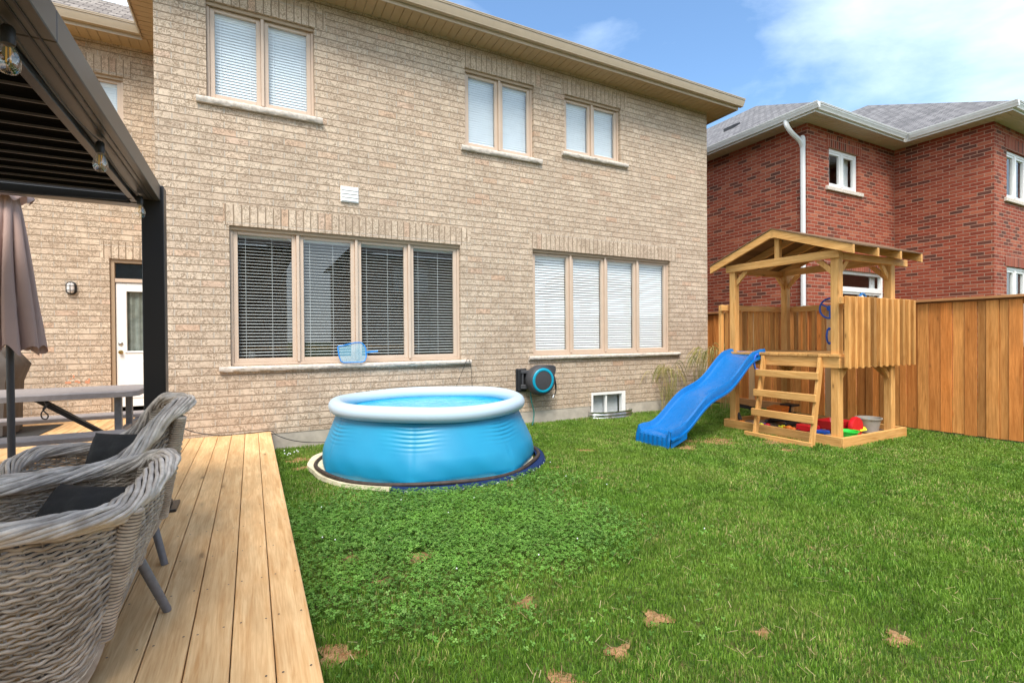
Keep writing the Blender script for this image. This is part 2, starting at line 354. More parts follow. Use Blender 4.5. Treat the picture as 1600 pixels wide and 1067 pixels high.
# ============================================================ ground
GX, GY = np.meshgrid(np.linspace(-60, 80, 141), np.linspace(-60, 80, 141))
ground = MB(); ground.quad((-300, -300, -.02), (300, -300, -.02), (300, 300, -.02), (-300, 300, -.02))
M = Mat('grassy_soil', .95, spec=.1); p = M.pos()
c = M.ramp(M.noise(p, 1.3, 6, .6), (.3, (.035, .075, .012)), (.7, (.075, .13, .025)))
c = M.mix(M.ramp(M.noise(p, 14, 5, .6), (.45, 0.), (.7, .7)), c, (.16, .10, .05)); M.color(c); M.bump(M.noise(p, 40, 4), .8, .02); M_['soil'] = M.m
tag(ground.build('ground', 'soil'), kind='structure')
BARE = [(.963, 3.122, .10), (.543, 3.32, .07), (.322, 2.33, .12), (1.792, 1.868, .09), (2.657, 1.198, .08), (1.112, 1.70, .10), (1.276, 2.301, .08),
        (3.684, 5.046, .16), (5.55, 4.62, .34), (5.87, 3.84, .13), (4.9, 4.55, .22), (.474, 6.3, .2), (2.143, 1.535, .05), (3.1, 3.99, .06), (.673, 2.911, .06), (.55, 5.9, .2), (5.2, 4.85, .25), (6.2, 4.2, .3), (2.9, 4.55, .09), (2.2, 4.25, .07), (1.45, 1.75, .07), (.5, 1.95, .06), (3.9, 3.1, .04), (2.5, 2.6, .04), (3.3, 2.0, .04)]
V = []; F = []; k = 0
for bx, by, br in BARE:
    n = 18; ring = []
    V.append((bx, by, -.002)); c0 = k; k += 1
    for i in range(n):
        a = 2*math.pi*i/n; r = br*.72*(1+.35*math.sin(a*3+bx*9)+.2*math.sin(a*5+by*7)); V.append((bx+r*1.25*math.cos(a), by+r*math.sin(a), -.012)); ring.append(k); k += 1
    for i in range(n): F.append((c0, ring[i], ring[(i+1) % n]))
M = Mat('dry_bare_earth', .97, spec=.1); p = M.pos()
c = M.ramp(M.noise(p, 30, 6, .7), (.3, (.20, .09, .035)), (.72, (.48, .30, .15))); M.color(c); M.bump(M.noise(p, 60, 4), 1., .02); M_['earth'] = M.m
tag(MB().add(V, F).build('bare_earth', 'earth'), kind='structure')

# deck
db = MB(); x = .207; j = 0
while x > -6.5:
    x0 = x-.1398; y1 = 7.03 if x > -.98 else 9.49
    if x > -.96 and x0 < -.98: x0 = -.975
    y1 = 7.03 if x > -.96 else 9.49
    # boards butt at joists: break a few of them
    cuts = [-3.2]+([] if j % 3 else [-.9+(j % 5)*.4])+[y1]
    for a, b in zip(cuts[:-1], cuts[1:]): db.box(x0, x, a+.002, b-.002, .205, .24+((j*37) % 5)*.0006)
    x = x0-.0042; j += 1
deck = db.build('wooden_deck', 'deck', bevel=.003); tag(deck, kind='structure')
fb = MB(); fb.box(.18, .2, -3.2, 7.03, -.02, .203); fb.box(-6.5, .18, -3.2, -3.18, -.02, .203)
for yy in np.arange(-3, 9.3, .4): fb.box(-6.4, .175 if yy < 7 else -1.0, yy, yy+.038, .05, .203)
fb.build('deck_frame', 'pinex', deck)

m = MB()
xs = [.207-.144*k-.069 for k in range(12)]
for x_ in xs:
    for y_ in np.arange(1.1, 6.9, .405):
        for d_ in (-.045, .045): jx, jy = random.uniform(-.006, .006), random.uniform(-.01, .01); m.lathe([(.0008, .0), (.0042, .0)], (x_+d_+jx, y_+jy, .2427), 7)
tag(m.build('deck_screws', 'dgrey', deck), kind='stuff')
# ============================================================ beige house
HY = 7.04; HZ = 5.918
def facade(mb, axis, const, a0, a1, z0, z1, holes, depth, inward=1):
    """sheet with rectangular holes and reveals. axis 'x': plane y=const, spans x; 'y': plane x=const"""
    A = sorted({a0, a1, *[h[0] for h in holes], *[h[1] for h in holes]}); Z = sorted({z0, z1, *[h[2] for h in holes], *[h[3] for h in holes]})
    P = (lambda a, d, z: (a, const+d*inward, z)) if axis == 'x' else (lambda a, d, z: (const+d*inward, a, z))
    for i in range(len(A)-1):
        for j in range(len(Z)-1):
            am, zm = (A[i]+A[i+1])/2, (Z[j]+Z[j+1])/2
            if any(h[0] < am < h[1] and h[2] < zm < h[3] for h in holes): continue
            mb.quad(P(A[i], 0, Z[j]), P(A[i+1], 0, Z[j]), P(A[i+1], 0, Z[j+1]), P(A[i], 0, Z[j+1]))
    for h in holes:
        a, b, c, d = h
        mb.quad(P(a, 0, c), P(a, depth, c), P(a, depth, d), P(a, 0, d)); mb.quad(P(b, 0, c), P(b, 0, d), P(b, depth, d), P(b, depth, c))
        mb.quad(P(a, 0, d), P(a, depth, d), P(b, depth, d), P(b, 0, d))
        if c > z0+.001: mb.quad(P(a, 0, c), P(b, 0, c), P(b, depth, c), P(a, depth, c))
HX0, HX1 = -.972, 8.19
WINS = {  # x0,x1,z0,z1, panes, slat angle, open
 'big': (-.228, 2.83, 1.085, 2.826, 4), 'right': (4.10, 7.165, 1.115, 2.868, 4),
 'u1': (-.45, .775, 4.35, 5.535, 2), 'u2': (2.925, 4.145, 4.35, 5.545, 2), 'u3': (4.745, 5.96, 4.56, 5.545, 2)}
house = thing('brick_house', 'two storey beige brick house with tan framed windows standing behind the lawn and deck', 'house', (3.738, 7.04, 0), world=True)
mb = MB(); holes = [w_[:4] for w_ in WINS.values()]+[(5.27, 6.045, .205, .433)]
facade(mb, 'x', HY, HX0, HX1, .205, HZ+.1, holes, .10)
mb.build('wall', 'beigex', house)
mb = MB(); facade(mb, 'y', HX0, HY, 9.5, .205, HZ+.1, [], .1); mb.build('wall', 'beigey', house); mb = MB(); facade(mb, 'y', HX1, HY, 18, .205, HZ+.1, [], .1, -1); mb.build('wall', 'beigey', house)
LW = (-2.05-.45, -1.70, 4.70, 5.44)      # upper window of the recessed wing
DR = (-1.895, -.985, .30, 2.66)
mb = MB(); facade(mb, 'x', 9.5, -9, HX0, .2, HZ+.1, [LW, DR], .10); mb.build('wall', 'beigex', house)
# bare concrete foundation
mb = MB()
mb.box(HX0+.01, 5.25, HY+.006, HY+.2, -.1, .204); mb.box(6.06, HX1-.01, HY+.006, HY+.2, -.1, .204); mb.box(5.25, 6.06, HY+.006, HY+.1, -.1, .03)
mb.box(HX1-.21, HX1-.006, HY+.2, 18, -.1, .204); mb.box(-9, HX0-.01, 9.506, 9.7, -.1, .2)
mb.build('foundation', 'concrete', house)
# soldier courses, a hair proud of the wall
for nm, (x0, x1, z0, z1, n) in WINS.items():
    mb = MB(); a, b = x0-.06, x1+.12
    nb = math.ceil((b-a)/.089); top = min(z1+.262, HZ-.005)
    mb.box(a, a+nb*.089, HY-.0035, HY+.02, z1+.001, top)
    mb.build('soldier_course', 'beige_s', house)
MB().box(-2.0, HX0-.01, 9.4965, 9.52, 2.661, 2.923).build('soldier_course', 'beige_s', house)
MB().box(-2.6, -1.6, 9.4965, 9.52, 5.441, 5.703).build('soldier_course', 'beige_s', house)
for nm, w_ in list(WINS.items())+[('lw', (*LW, 2)), ]:
    pass
def window(x0, x1, z0, z1, n, y, par, mode, label=None, mat='tan', trim='tan_dark', sill=True, sl=None):
    """wood-look casement window set back in the opening; panes, blinds and sill are sub-parts"""
    yf = y+.085; fr = MB(); t = .035
    fr.box(x0+.002, x0+t, yf-.03, yf+.07, z0+.002, z1-.002); fr.box(x1-t, x1-.002, yf-.03, yf+.07, z0+.002, z1-.002)
    fr.box(x0+t, x1-t, yf-.03, yf+.07, z1-t, z1-.002); fr.box(x0+t, x1-t, yf-.03, yf+.07, z0+.002, z0+t)
    pw = (x1-x0-2*t)/n
    for i in range(1, n): xm = x0+t+pw*i; fr.box(xm-.018, xm+.018, yf-.045, yf+.07, z0+t, z1-t)
    f = fr.build('window', mat, par, bevel=.003)
    if label: f['label'] = label
    MB().box(x0+.001, x1-.001, yf-.055, yf-.031, z1-.045, z1-.001).build('window_trim', trim, f)
    for i in range(n):
        a = x0+t+pw*i+(.019 if i else .001); b = x0+t+pw*(i+1)-(.019 if i < n-1 else .001); c, d = z0+t+.001, z1-t-.001; s = .052
        sm = MB(); sm.box(a, a+s, yf-.012, yf+.04, c, d); sm.box(b-s, b, yf-.012, yf+.04, c, d); sm.box(a+s, b-s, yf-.012, yf+.04, d-s, d); sm.box(a+s, b-s, yf-.012, yf+.04, c, c+s)
        for hz in (.25, .5, .75): sm.box(a-.012, a+.002, yf-.02, yf-.012, c+(d-c)*hz, c+(d-c)*hz+.03)
        sm.build('sash', mat, f, bevel=.004)
        g = MB(); g.quad((a+s-.004, yf+.012, c+s-.004), (b-s+.004, yf+.012, c+s-.004), (b-s+.004, yf+.012, d-s+.004), (a+s-.004, yf+.012, d-s+.004))
        g.build('pane', 'glass' if mode != 'closed' else 'glass_up', f)
        # venetian blind
        bl = MB(); A, B = a+s-.012, b-s+.012; pitch = {'open': .0405, 'half': .044, 'closed': .036}[mode]; ang = R({'open': 8, 'half': 56, 'closed': 66}[mode]); wd = .046
        zz = d-s-.03; yc = yf+.075
        bl.box(A, B, yc-.02, yc+.02, d-s-.025, d-s+.02)
        q = 0
        while zz > c+s-.01:
            dy, dz = wd/2*math.cos(ang), wd/2*math.sin(ang); jz = math.sin(q*1.7+i)*.0012
            v = [(A, yc-dy, zz-dz+jz), (B, yc-dy, zz-dz-jz), (B, yc, zz+.003-jz), (A, yc, zz+.003+jz), (A, yc+dy, zz+dz), (B, yc+dy, zz+dz)]
            v += [(p[0], p[1], p[2]-.0025) for p in v]
            bl.add(v, [(0, 1, 2, 3), (3, 2, 5, 4), (7, 6, 9, 8), (8, 9, 10, 11), (0, 6, 7, 1), (4, 5, 11, 10), (0, 3, 9, 6), (3, 4, 10, 9), (1, 7, 8, 2), (2, 8, 11, 5)])
            zz -= pitch; q += 1
        for fx in (.15, .83 if mode != 'open' else .62): bl.box(A+(B-A)*fx-.0016, A+(B-A)*fx+.0016, yc-.026, yc-.0235, c+s, d-s)
        bl.build('blind', 'blind_grey' if mode == 'open' else 'blind', f)
    if sill:
        s0, s1, h = sl or (x0-.13, x1+.135, .078); sm = MB(); n_ = int((s1-s0)/.035); V = []; F = []
        for i in range(n_+1):
            xx = s0+(s1-s0)*i/n_; jt = [random.uniform(-.006, .006) for _ in range(4)]
            V += [(xx, y+.1, z0-.002), (xx, y-.05+jt[0], z0-.010), (xx, y-.062+jt[1], z0-h*.4), (xx, y-.055+jt[2], z0-h*.75), (xx, y-.045, z0-h), (xx, y+.02, z0-h)]
        for i in range(n_): F += [(i*6+k, i*6+k+1, (i+1)*6+k+1, (i+1)*6+k) for k in range(5)]
        F += [tuple(range(5, -1, -1)), tuple(n_*6+k for k in range(6))]
        sm.add(V, F).build('sill', 'stone', f, smooth=60)
    return f
SL = {'big': (-.35, 2.98, .07), 'right': (4.01, 7.38, .07), 'u1': (-.555, .868, .08), 'u2': (2.85, 4.275, .08), 'u3': (4.68, 6.105, .075)}
for nm, m in (('big', 'open'), ('right', 'half'), ('u1', 'closed'), ('u2', 'closed'), ('u3', 'closed')):
    window(*WINS[nm], HY, house, m, sl=SL[nm])
window(*LW, 2, 9.5, house, 'closed', sill=False)
# rooms behind the glass
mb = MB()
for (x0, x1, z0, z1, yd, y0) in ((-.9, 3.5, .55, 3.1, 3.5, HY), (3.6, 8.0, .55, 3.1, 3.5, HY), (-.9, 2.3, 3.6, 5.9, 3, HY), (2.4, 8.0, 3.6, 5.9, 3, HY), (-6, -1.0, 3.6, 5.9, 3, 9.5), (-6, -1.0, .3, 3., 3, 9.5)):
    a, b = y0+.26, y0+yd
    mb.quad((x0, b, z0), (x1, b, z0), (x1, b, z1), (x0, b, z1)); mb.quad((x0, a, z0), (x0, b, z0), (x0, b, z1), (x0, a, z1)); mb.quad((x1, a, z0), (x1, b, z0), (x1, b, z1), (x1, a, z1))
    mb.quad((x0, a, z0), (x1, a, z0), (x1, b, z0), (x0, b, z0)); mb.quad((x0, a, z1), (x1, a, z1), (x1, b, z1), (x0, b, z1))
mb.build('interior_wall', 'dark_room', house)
# back door with transom
d = MB(); X0, X1, Z0, Z1 = DR; yd = 9.5+.06
d.box(X0+.002, X0+.055, yd-.03, yd+.05, Z0, Z1-.002); d.box(X1-.055, X1-.002, yd-.03, yd+.05, Z0, Z1-.002); d.box(X0+.055, X1-.055, yd-.03, yd+.05, Z1-.055, Z1-.002)
door = d.build('door_frame', 'tan_dark', house, bevel=.003)
MB().box(X0+.056, X1-.056, yd-.02, yd+.04, 2.31, 2.365).build('transom_bar', 'tan', door)
MB().quad((X0+.056, yd+.01, 2.366), (X1-.056, yd+.01, 2.366), (X1-.056, yd+.01, Z1-.056), (X0+.056, yd+.01, Z1-.056)).build('transom_pane', 'glass', door)
lf = MB(); a, b, c, e = X0+.06, X1-.06, .39, 2.30; ga, gb, gc, ge = a+.135, b-.135, 1.25, 2.17
lf.box(a, ga, yd, yd+.04, c, e); lf.box(gb, b, yd, yd+.04, c, e); lf.box(ga, gb, yd, yd+.04, ge, e); lf.box(ga, gb, yd, yd+.04, c, gc)
for (u, v_, s, t) in ((ga-.03, ga, gc-.03, ge+.03), (gb, gb+.03, gc-.03, ge+.03)): lf.box(u, v_, yd-.012, yd, s, t)
lf.box(ga, gb, yd-.012, yd, ge, ge+.03); lf.box(ga, gb, yd-.012, yd, gc-.03, gc)
for u in (ga-.01, (ga+gb)/2+.03): lf.box(u, u+.27, yd-.008, yd, .52, 1.1)
leaf = lf.build('door', 'white', house, bevel=.006)
MB().quad((ga, yd+.02, gc), (gb, yd+.02, gc), (gb, yd+.02, ge), (ga, yd+.02, ge)).build('pane', 'glass', leaf)
q = MB(); V = [(ga-.02+(gb-ga+.04)*i/30, yd+.06+.012*math.sin(i*1.3), z) for i in range(31) for z in (gc-.02, ge+.02)]; q.add(V, [(2*i, 2*i+2, 2*i+3, 2*i+1) for i in range(30)]); q.build('curtain', 'cover_light', leaf)
h = MB(); h.lathe([(.001, -.05), (.024, -.048), (.028, -.03), (.015, -.018), (.012, -.006), (.03, -.004), (.032, .0)], (a+.055, yd, 1.235), 20, 'y'); h.build('handle', 'brass', leaf, smooth=50)
h = MB(); h.lathe([(.001, -.02), (.02, -.02), (.03, -.01), (.032, .0)], (a+.055, yd, 1.365), 20, 'y'); h.build('deadbolt', 'nickel', leaf, smooth=50)
MB().box(X0-.08, X1, 9.36, 9.56, .255, .30).build('door_step', 'stone', house, bevel=.006)
# eaves, gutters, roof
def gutter(name, mat, a, b, outward, par, h=.125, d=.12):
    """K-style gutter from a to b; a, b = top back edge of the gutter"""
    o = Vector(outward); prof = [(0, 0), (d, 0), (d, -.018), (d-.012, -.022), (d-.014, -.045), (d-.045, -h+.02), (d-.05, -h), (0, -h)]
    m = MB(); m.prism([tuple(o*p[0]+Vector((0, 0, p[1]))) for p in prof], a, b)
    rim = [(d-.006, .0), (d+.006, .0), (d+.006, .010), (d-.006, .010)]
    m.prism([tuple(o*p[0]+Vector((0, 0, p[1]))) for p in rim], a, b); return m.build(name, mat, par, smooth=25)
EY = 6.62; EX = 8.60; EXL = -1.40; EYL = 9.12; ZT = 6.065
so = MB()
def soffit(mb, x0, x1, y0, y1, z, run):
    """panels of ribbed vinyl with open joints, laid across the overhang"""
    a, b = (x0, x1) if run == 'x' else (y0, y1); n = max(1, round((b-a)/.122)); w_ = (b-a)/n
    for i in range(n):
        g = .003 if i % 3 else .006; s, t = a+i*w_+g, a+(i+1)*w_-g; zz = z
        if run == 'x': mb.box(s, t, y0, y1, zz, zz+.012)
        else: mb.box(x0, x1, s, t, zz, zz+.012)
    mb.box(x0, x1, y0, y1, z+.0125, z+.02)
soffit(so, EXL+.012, EX-.012, EY+.012, HY, HZ, 'x'); soffit(so, HX1, EX-.012, HY, 18, HZ, 'y'); soffit(so, EXL+.012, HX0, HY, EYL, HZ, 'y'); soffit(so, -9, HX0-.001, EYL+.012, 9.5, HZ, 'x')
so.build('soffit', 'soffit', house)
fa = MB()
fa.box(EXL, EX, EY, EY+.0115, HZ-.03, ZT-.01); fa.box(EX-.0115, EX, EY+.0115, 18, HZ-.03, ZT-.01); fa.box(EXL, EXL+.0115, EY+.0115, EYL, HZ-.03, ZT-.01); fa.box(-9, EXL, EYL, EYL+.0115, HZ-.03, ZT-.01)
fa.build('fascia', 'gutter', house)
gutter('gutter', 'gutter', (EXL-.0, EY-.001, ZT), (EX+.06, EY-.001, ZT), (0, -1, 0), house)
gutter('gutter', 'gutter', (EXL-.001, EY+.0, ZT), (EXL-.001, EYL-.13, ZT), (-1, 0, 0), house, d=.06)
gutter('gutter', 'gutter', (-9, EYL-.001, ZT), (EXL-.002, EYL-.001, ZT), (0, -1, 0), house)
s_ = .61
r_ = MB()
z0 = ZT+.0; X0, X1, Y0 = EXL-.05, EX+.05, EY-.05; W = (X1-X0)/2; zr = z0+W*s_; xm = (X0+X1)/2
r_.quad((X0, Y0, z0), (X1, Y0, z0), (xm, Y0+W, zr)); r_.quad((X1, Y0, z0), (X1, 18, z0), (xm, 18, zr), (xm, Y0+W, zr)); r_.quad((X0, Y0, z0), (xm, Y0+W, zr), (xm, 18, zr), (X0, 18, z0))
r_.quad((X0, Y0, z0-.03), (X0, 18, z0-.03), (X1, 18, z0-.03), (X1, Y0, z0-.03)); r_.quad((X0, Y0, z0-.03), (X1, Y0, z0-.03), (X1, Y0, z0), (X0, Y0, z0)); r_.quad((X1, Y0, z0-.03), (X1, 18, z0-.03), (X1, 18, z0), (X1, Y0, z0))
roof = r_.build('roof', 'shingle_b', house)
r_ = MB(); r_.quad((-9, EYL-.04, z0), (EXL-.06, EYL-.04, z0), (EXL+.85, 10.5, z0+1.02), (-9, 10.5, z0+1.02)); r_.quad((-9, 10.5, z0+1.02), (EXL+.85, 10.5, z0+1.02), (EXL+.85, 12, z0+.2), (-9, 12, z0+.2))
r_.build('roof', 'shingle_b', house)
# downspout elbow by the right corner
m = MB(); m.tube([(8.32, 7.9, 5.90), (8.34, 7.86, 5.78), (8.29, 7.7, 5.66), (8.235, 7.6, 5.55), (8.235, 7.6, .2)], .038, 8); m.build('downspout', 'gutter', house, smooth=40)
# dryer vent
v_ = MB(); v_.box(1.09, 1.325, HY-.022, HY, 3.275, 3.485)
vv = v_.build('wall_vent', 'white', house, bevel=.003)
v_ = MB()
for i in range(4): z = 3.29+i*.048; v_.add([(1.10, HY-.034, z), (1.315, HY-.034, z), (1.315, HY-.023, z+.042), (1.10, HY-.023, z+.042), (1.10, HY-.0225, z), (1.315, HY-.0225, z)], [(0, 1, 2, 3), (0, 4, 5, 1), (0, 3, 4), (1, 5, 2)])
v_.build('louvre', 'white', vv)
# basement window and its steel well
b = MB(); X0, X1, Z0, Z1, y = 5.27, 6.045, -.05, .433, HY+.03
b.box(X0+.001, X0+.045, y-.03, y+.06, Z0, Z1-.001); b.box(X1-.085, X1-.001, y-.03, y+.06, Z0, Z1-.001); b.box(X0+.045, X1-.085, y-.03, y+.06, Z1-.05, Z1-.001); b.box(X0+.045, X1-.085, y-.03, y+.06, Z0, Z0+.06); b.box(5.60, 5.635, y-.01, y+.05, Z0+.06, Z1-.05)
bw = b.build('basement_window', 'white', house, bevel=.004)
MB().quad((X0+.045, y+.02, Z0+.06), (X1-.085, y+.02, Z0+.06), (X1-.085, y+.02, Z1-.05), (X0+.045, y+.02, Z1-.05)).build('pane', 'glass', bw)
MB().box(X0+.045, X1-.085, y+.10, y+.11, Z0+.05, Z1-.02).build('blind', 'room_light', bw)
wl = MB(); V = []; n = 26; H = 12
for i in range(n+1):
    t = math.pi*i/n; e = 5.66-.46*math.cos(t)*1.0; yy = HY-.005-.22*max(0, math.sin(t))**.6
    for k in range(H+1): rr = .009*math.cos(k*math.pi*.5); V.append((e-(-math.cos(t))*-rr, yy-rr*math.sin(t), -.06+.17*k/H))
F = [(i*(H+1)+k, (i+1)*(H+1)+k, (i+1)*(H+1)+k+1, i*(H+1)+k+1) for i in range(n) for k in range(H)]
wl.add(V, F); tag(wl.build('window_well', 'steel', smooth=60), 'corrugated steel window well in front of the small basement window', 'window well')
# orange chips knocked into the brick near the door
m = MB()
for cx, cz, a, b in ((-2.39, .80, .05, .028), (-2.30, .815, .035, .02), (-2.33, .885, .02, .03), (-2.27, .80, .03, .022), (-2.17, .80, .045, .03), (-2.15, .835, .02, .02), (-2.36, .855, .02, .012)):
    pts = [(cx+.8*a*math.cos(t)*random.uniform(.6, 1.1), 9.4975, cz+b*math.sin(t)*random.uniform(.6, 1.1)) for t in np.linspace(0, 2*math.pi, 11)[:-1]]; m.quad(*pts)
m.build('brick_chip', 'chip', house)

# table seen through the blinds of the wide window
tb_ = thing('dining_table', 'wooden table seen through the blinds of the wide lower window', 'table', (1.2, 8.3, .55), world=True)
MB().box(-.1, 2.4, 7.9, 8.7, 1.26, 1.30).build('tabletop', 'pinex', tb_)
for x_ in (.0, 2.3):
    for y_ in (7.98, 8.62): MB().box(x_-.04, x_+.04, y_-.04, y_+.04, .551, 1.26).build('leg', 'blind', tb_)
# bulkhead lamp
lamp = thing('wall_lamp', 'oval black caged bulkhead lamp on the beige brick beside the white door', 'wall lamp', (-2.34, 9.5, 2.19), world=True)
cx, cy, cz = -2.34, 9.5, 2.19
m = MB(); V = []
def capsule(r, h, k=28): return [(r*math.cos(t), r*math.sin(t)+(h if math.sin(t) > 0 else -h)) for t in np.linspace(0, 2*math.pi, k+1)[:-1]]
def loft(mb, rings):
    n = len(rings[0]); V = [p for r in rings for p in r]; F = [(i*n+k, i*n+(k+1) % n, (i+1)*n+(k+1) % n, (i+1)*n+k) for i in range(len(rings)-1) for k in range(n)]
    F.append(tuple((len(rings)-1)*n+k for k in range(n))); mb.add(V, F)
loft(m, [[(cx+x, cy-dy, cz+z) for x, z in capsule(r, .035)] for r, dy in ((.062, 0), (.062, .03), (.05, .035))]); m.build('housing', 'black', lamp, smooth=40)
m = MB(); loft(m, [[(cx+x, cy-dy, cz+z) for x, z in capsule(r, .033)] for r, dy in ((.046, .033), (.044, .055), (.03, .068), (.01, .072))]); m.build('lens', 'lampglass', lamp, smooth=60)
m = MB()
for ring, dy in ((.05, .05),): m.tube([(cx+x, cy-dy, cz+z) for x, z in capsule(ring, .035)], .004, 6, closed=True)
m.tube([(cx, cy-.03, cz+.098), (cx, cy-.065, cz+.08), (cx, cy-.078, cz), (cx, cy-.065, cz-.08), (cx, cy-.03, cz-.098)], .004, 6)
for z in (-.035, .035): m.tube([(cx-.06, cy-.03, cz+z), (cx-.048, cy-.06, cz+z), (cx, cy-.078, cz+z), (cx+.048, cy-.06, cz+z), (cx+.06, cy-.03, cz+z)], .004, 6)
m.build('cage', 'black', lamp, smooth=60)

# ============================================================ red house next door
red = thing('brick_house', 'two storey red brick house with grey shingled hip roof beyond the wooden fence', 'house', (10.43, 6.36, 0), world=True)
RX, RY, RX2, RY2, RZ = 10.43, 6.36, 13.92, 4.52, 5.90
RW = {'a': (11.205, 12.36, 4.66, 5.525), 'b': (11.70, 13.49, 1.0, 2.87), 'c': (14.545, 15.75, 4.36, 5.43), 'd': (14.545, 15.75, 1.2, 2.89)}
mb = MB(); facade(mb, 'x', RY, RX, RX2, 0, RZ+.1, [RW['a'], RW['b']], .1); facade(mb, 'x', RY2, RX2, 24, 0, RZ+.1, [RW['c'], RW['d']], .1); mb.build('wall', 'redx', red)
mb = MB(); facade(mb, 'y', RX, RY, 20, 0, RZ+.1, [], .1); facade(mb, 'y', RX2, RY2, RY, 0, RZ+.1, [], .1); mb.build('wall', 'redy', red)
for k_, y_ in (('a', RY), ('b', RY), ('c', RY2), ('d', RY2)):
    x0, x1, z0_, z1_ = RW[k_]; MB().box(x0-.08, x1+.15, y_-.0035, y_+.02, z1_+.001, min(z1_+.262, RZ-.004)).build('soldier_course', 'red_s', red)
def pvc_window(x0, x1, z0, z1, y, par, sill=True, transom=False):
    f = MB(); t = .07; yf = y+.05
    f.box(x0+.002, x0+t, yf, yf+.08, z0, z1-.002); f.box(x1-t, x1-.002, yf, yf+.08, z0, z1-.002); f.box(x0+t, x1-t, yf, yf+.08, z1-t, z1-.002); f.box(x0+t, x1-t, yf, yf+.08, z0, z0+t)
    xm = (x0+x1)/2; zt = z1
    if transom: zt = z1-.42; f.box(x0+t, x1-t, yf-.01, yf+.08, zt-.05, zt+.06)
    f.box(xm-.045, xm+.045, yf-.008, yf+.08, z0+t, (zt-.05 if transom else z1-t)); o = f.build('window', 'white', par, bevel=.004)
    for a, b in ((x0+t, xm-.045), (xm+.045, x1-t)):
        s = MB(); c, d = z0+t, (zt-.05 if transom else z1-t); q = .045
        s.box(a+.001, a+q, yf+.012, yf+.06, c, d-.001); s.box(b-q, b-.001, yf+.012, yf+.06, c, d-.001); s.box(a+q, b-q, yf+.012, yf+.06, d-q, d-.001); s.box(a+q, b-q, yf+.012, yf+.06, c, c+q); s.build('sash', 'white', o)
    MB().quad((x0+t, yf+.04, z0+t), (x1-t, yf+.04, z0+t), (x1-t, yf+.04, z1-t), (x0+t, yf+.04, z1-t)).build('pane', 'glass', o)
    if sill: MB().box(x0-.13, x1+.13, y-.05, y+.05, z0-.085, z0-.001).build('sill', 'stone', o, bevel=.008)
    c = MB()                                                         # curtain drawn to the sides
    for a, b in ((x0+t, x0+t+.22), (x1-t-.2, x1-t)):
        V = [(a+(b-a)*i/16, yf+.16+.02*math.sin(i*1.9), z) for i in range(17) for z in (z0+t, z1-t)]; c.add(V, [(2*i, 2*i+2, 2*i+3, 2*i+1) for i in range(16)])
    c.build('curtain', 'blind', o)
pvc_window(*RW['a'], RY, red); pvc_window(*RW['b'], RY, red, sill=False, transom=True); pvc_window(*RW['c'], RY2, red); pvc_window(*RW['d'], RY2, red)
mb = MB()
for (x0, x1, z0_, z1_, y0) in ((10.6, 13.8, .3, 3.1, RY), (10.6, 13.8, 3.6, 5.8, RY), (14.1, 17, .3, 3.1, RY2), (14.1, 17, 3.6, 5.8, RY2)):
    a, b = y0+.3, y0+3
    mb.quad((x0, b, z0_), (x1, b, z0_), (x1, b, z1_), (x0, b, z1_)); mb.quad((x0, a, z0_), (x0, b, z0_), (x0, b, z1_), (x0, a, z1_)); mb.quad((x1, a, z0_), (x1, b, z0_), (x1, b, z1_), (x1, a, z1_)); mb.quad((x0, a, z0_), (x1, a, z0_), (x1, b, z0_), (x0, b, z0_)); mb.quad((x0, a, z1_), (x1, a, z1_), (x1, b, z1_), (x0, b, z1_))
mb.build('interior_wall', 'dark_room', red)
OV = .42; ax, ay, ay2, ax2 = RX-OV, RY-OV, RY2-OV, RX2-OV; ZR = 6.03; VX, VY = 11.6, 9.1
so = MB(); soffit(so, ax+.01, RX, ay+.01, 20, RZ, 'y'); soffit(so, RX, RX2, ay+.01, RY, RZ, 'x'); soffit(so, ax2+.01, RX2, ay2+.01, ay, RZ, 'y'); soffit(so, RX2, 24, ay2+.01, RY2, RZ, 'x'); so.build('soffit', 'red_soffit', red)
fa = MB(); fa.box(ax-.001, ax+.0095, ay, 20, RZ-.02, ZR); fa.box(ax+.01, ax2, ay-.001, ay+.0095, RZ-.02, ZR); fa.box(ax2-.001, ax2+.0095, ay2, ay-.002, RZ-.02, ZR); fa.box(ax2+.01, 24, ay2-.001, ay2+.0095, RZ-.02, ZR); fa.build('fascia', 'white_gut', red)
gutter('gutter', 'white_gut', (ax-.002, ay-.1, ZR), (ax-.002, 20, ZR), (-1, 0, 0), red, .11, .1); gutter('gutter', 'white_gut', (ax+.0, ay-.002, ZR), (ax2-.1, ay-.002, ZR), (0, -1, 0), red, .11, .1)
gutter('gutter', 'white_gut', (ax2-.002, ay2-.1, ZR), (ax2-.002, ay-.1, ZR), (-1, 0, 0), red, .11, .1); gutter('gutter', 'white_gut', (ax2, ay2-.002, ZR), (24, ay2-.002, ZR), (0, -1, 0), red, .11, .1)
def hip(mb, x0, x1, y0, y1, z, sl):
    w_ = (x1-x0)/2; xm, zr = (x0+x1)/2, z+w_*sl
    mb.quad((x0, y0, z), (x1, y0, z), (xm, y0+w_, zr)); mb.quad((x0, y0, z), (xm, y0+w_, zr), (xm, y1, zr), (x0, y1, z)); mb.quad((x1, y0, z), (x1, y1, z), (xm, y1, zr), (xm, y0+w_, zr)); mb.quad((x0, y1, z), (xm, y1, zr), (x1, y1, z))
r_ = MB(); hip(r_, ax-.04, ax+9.5, ay-.04, 20, ZR+.012, s_); hip(r_, ax2-.04, 24, ay2-.04, 20.5, ZR+.010, s_); r_.build('roof', 'shingle', red)
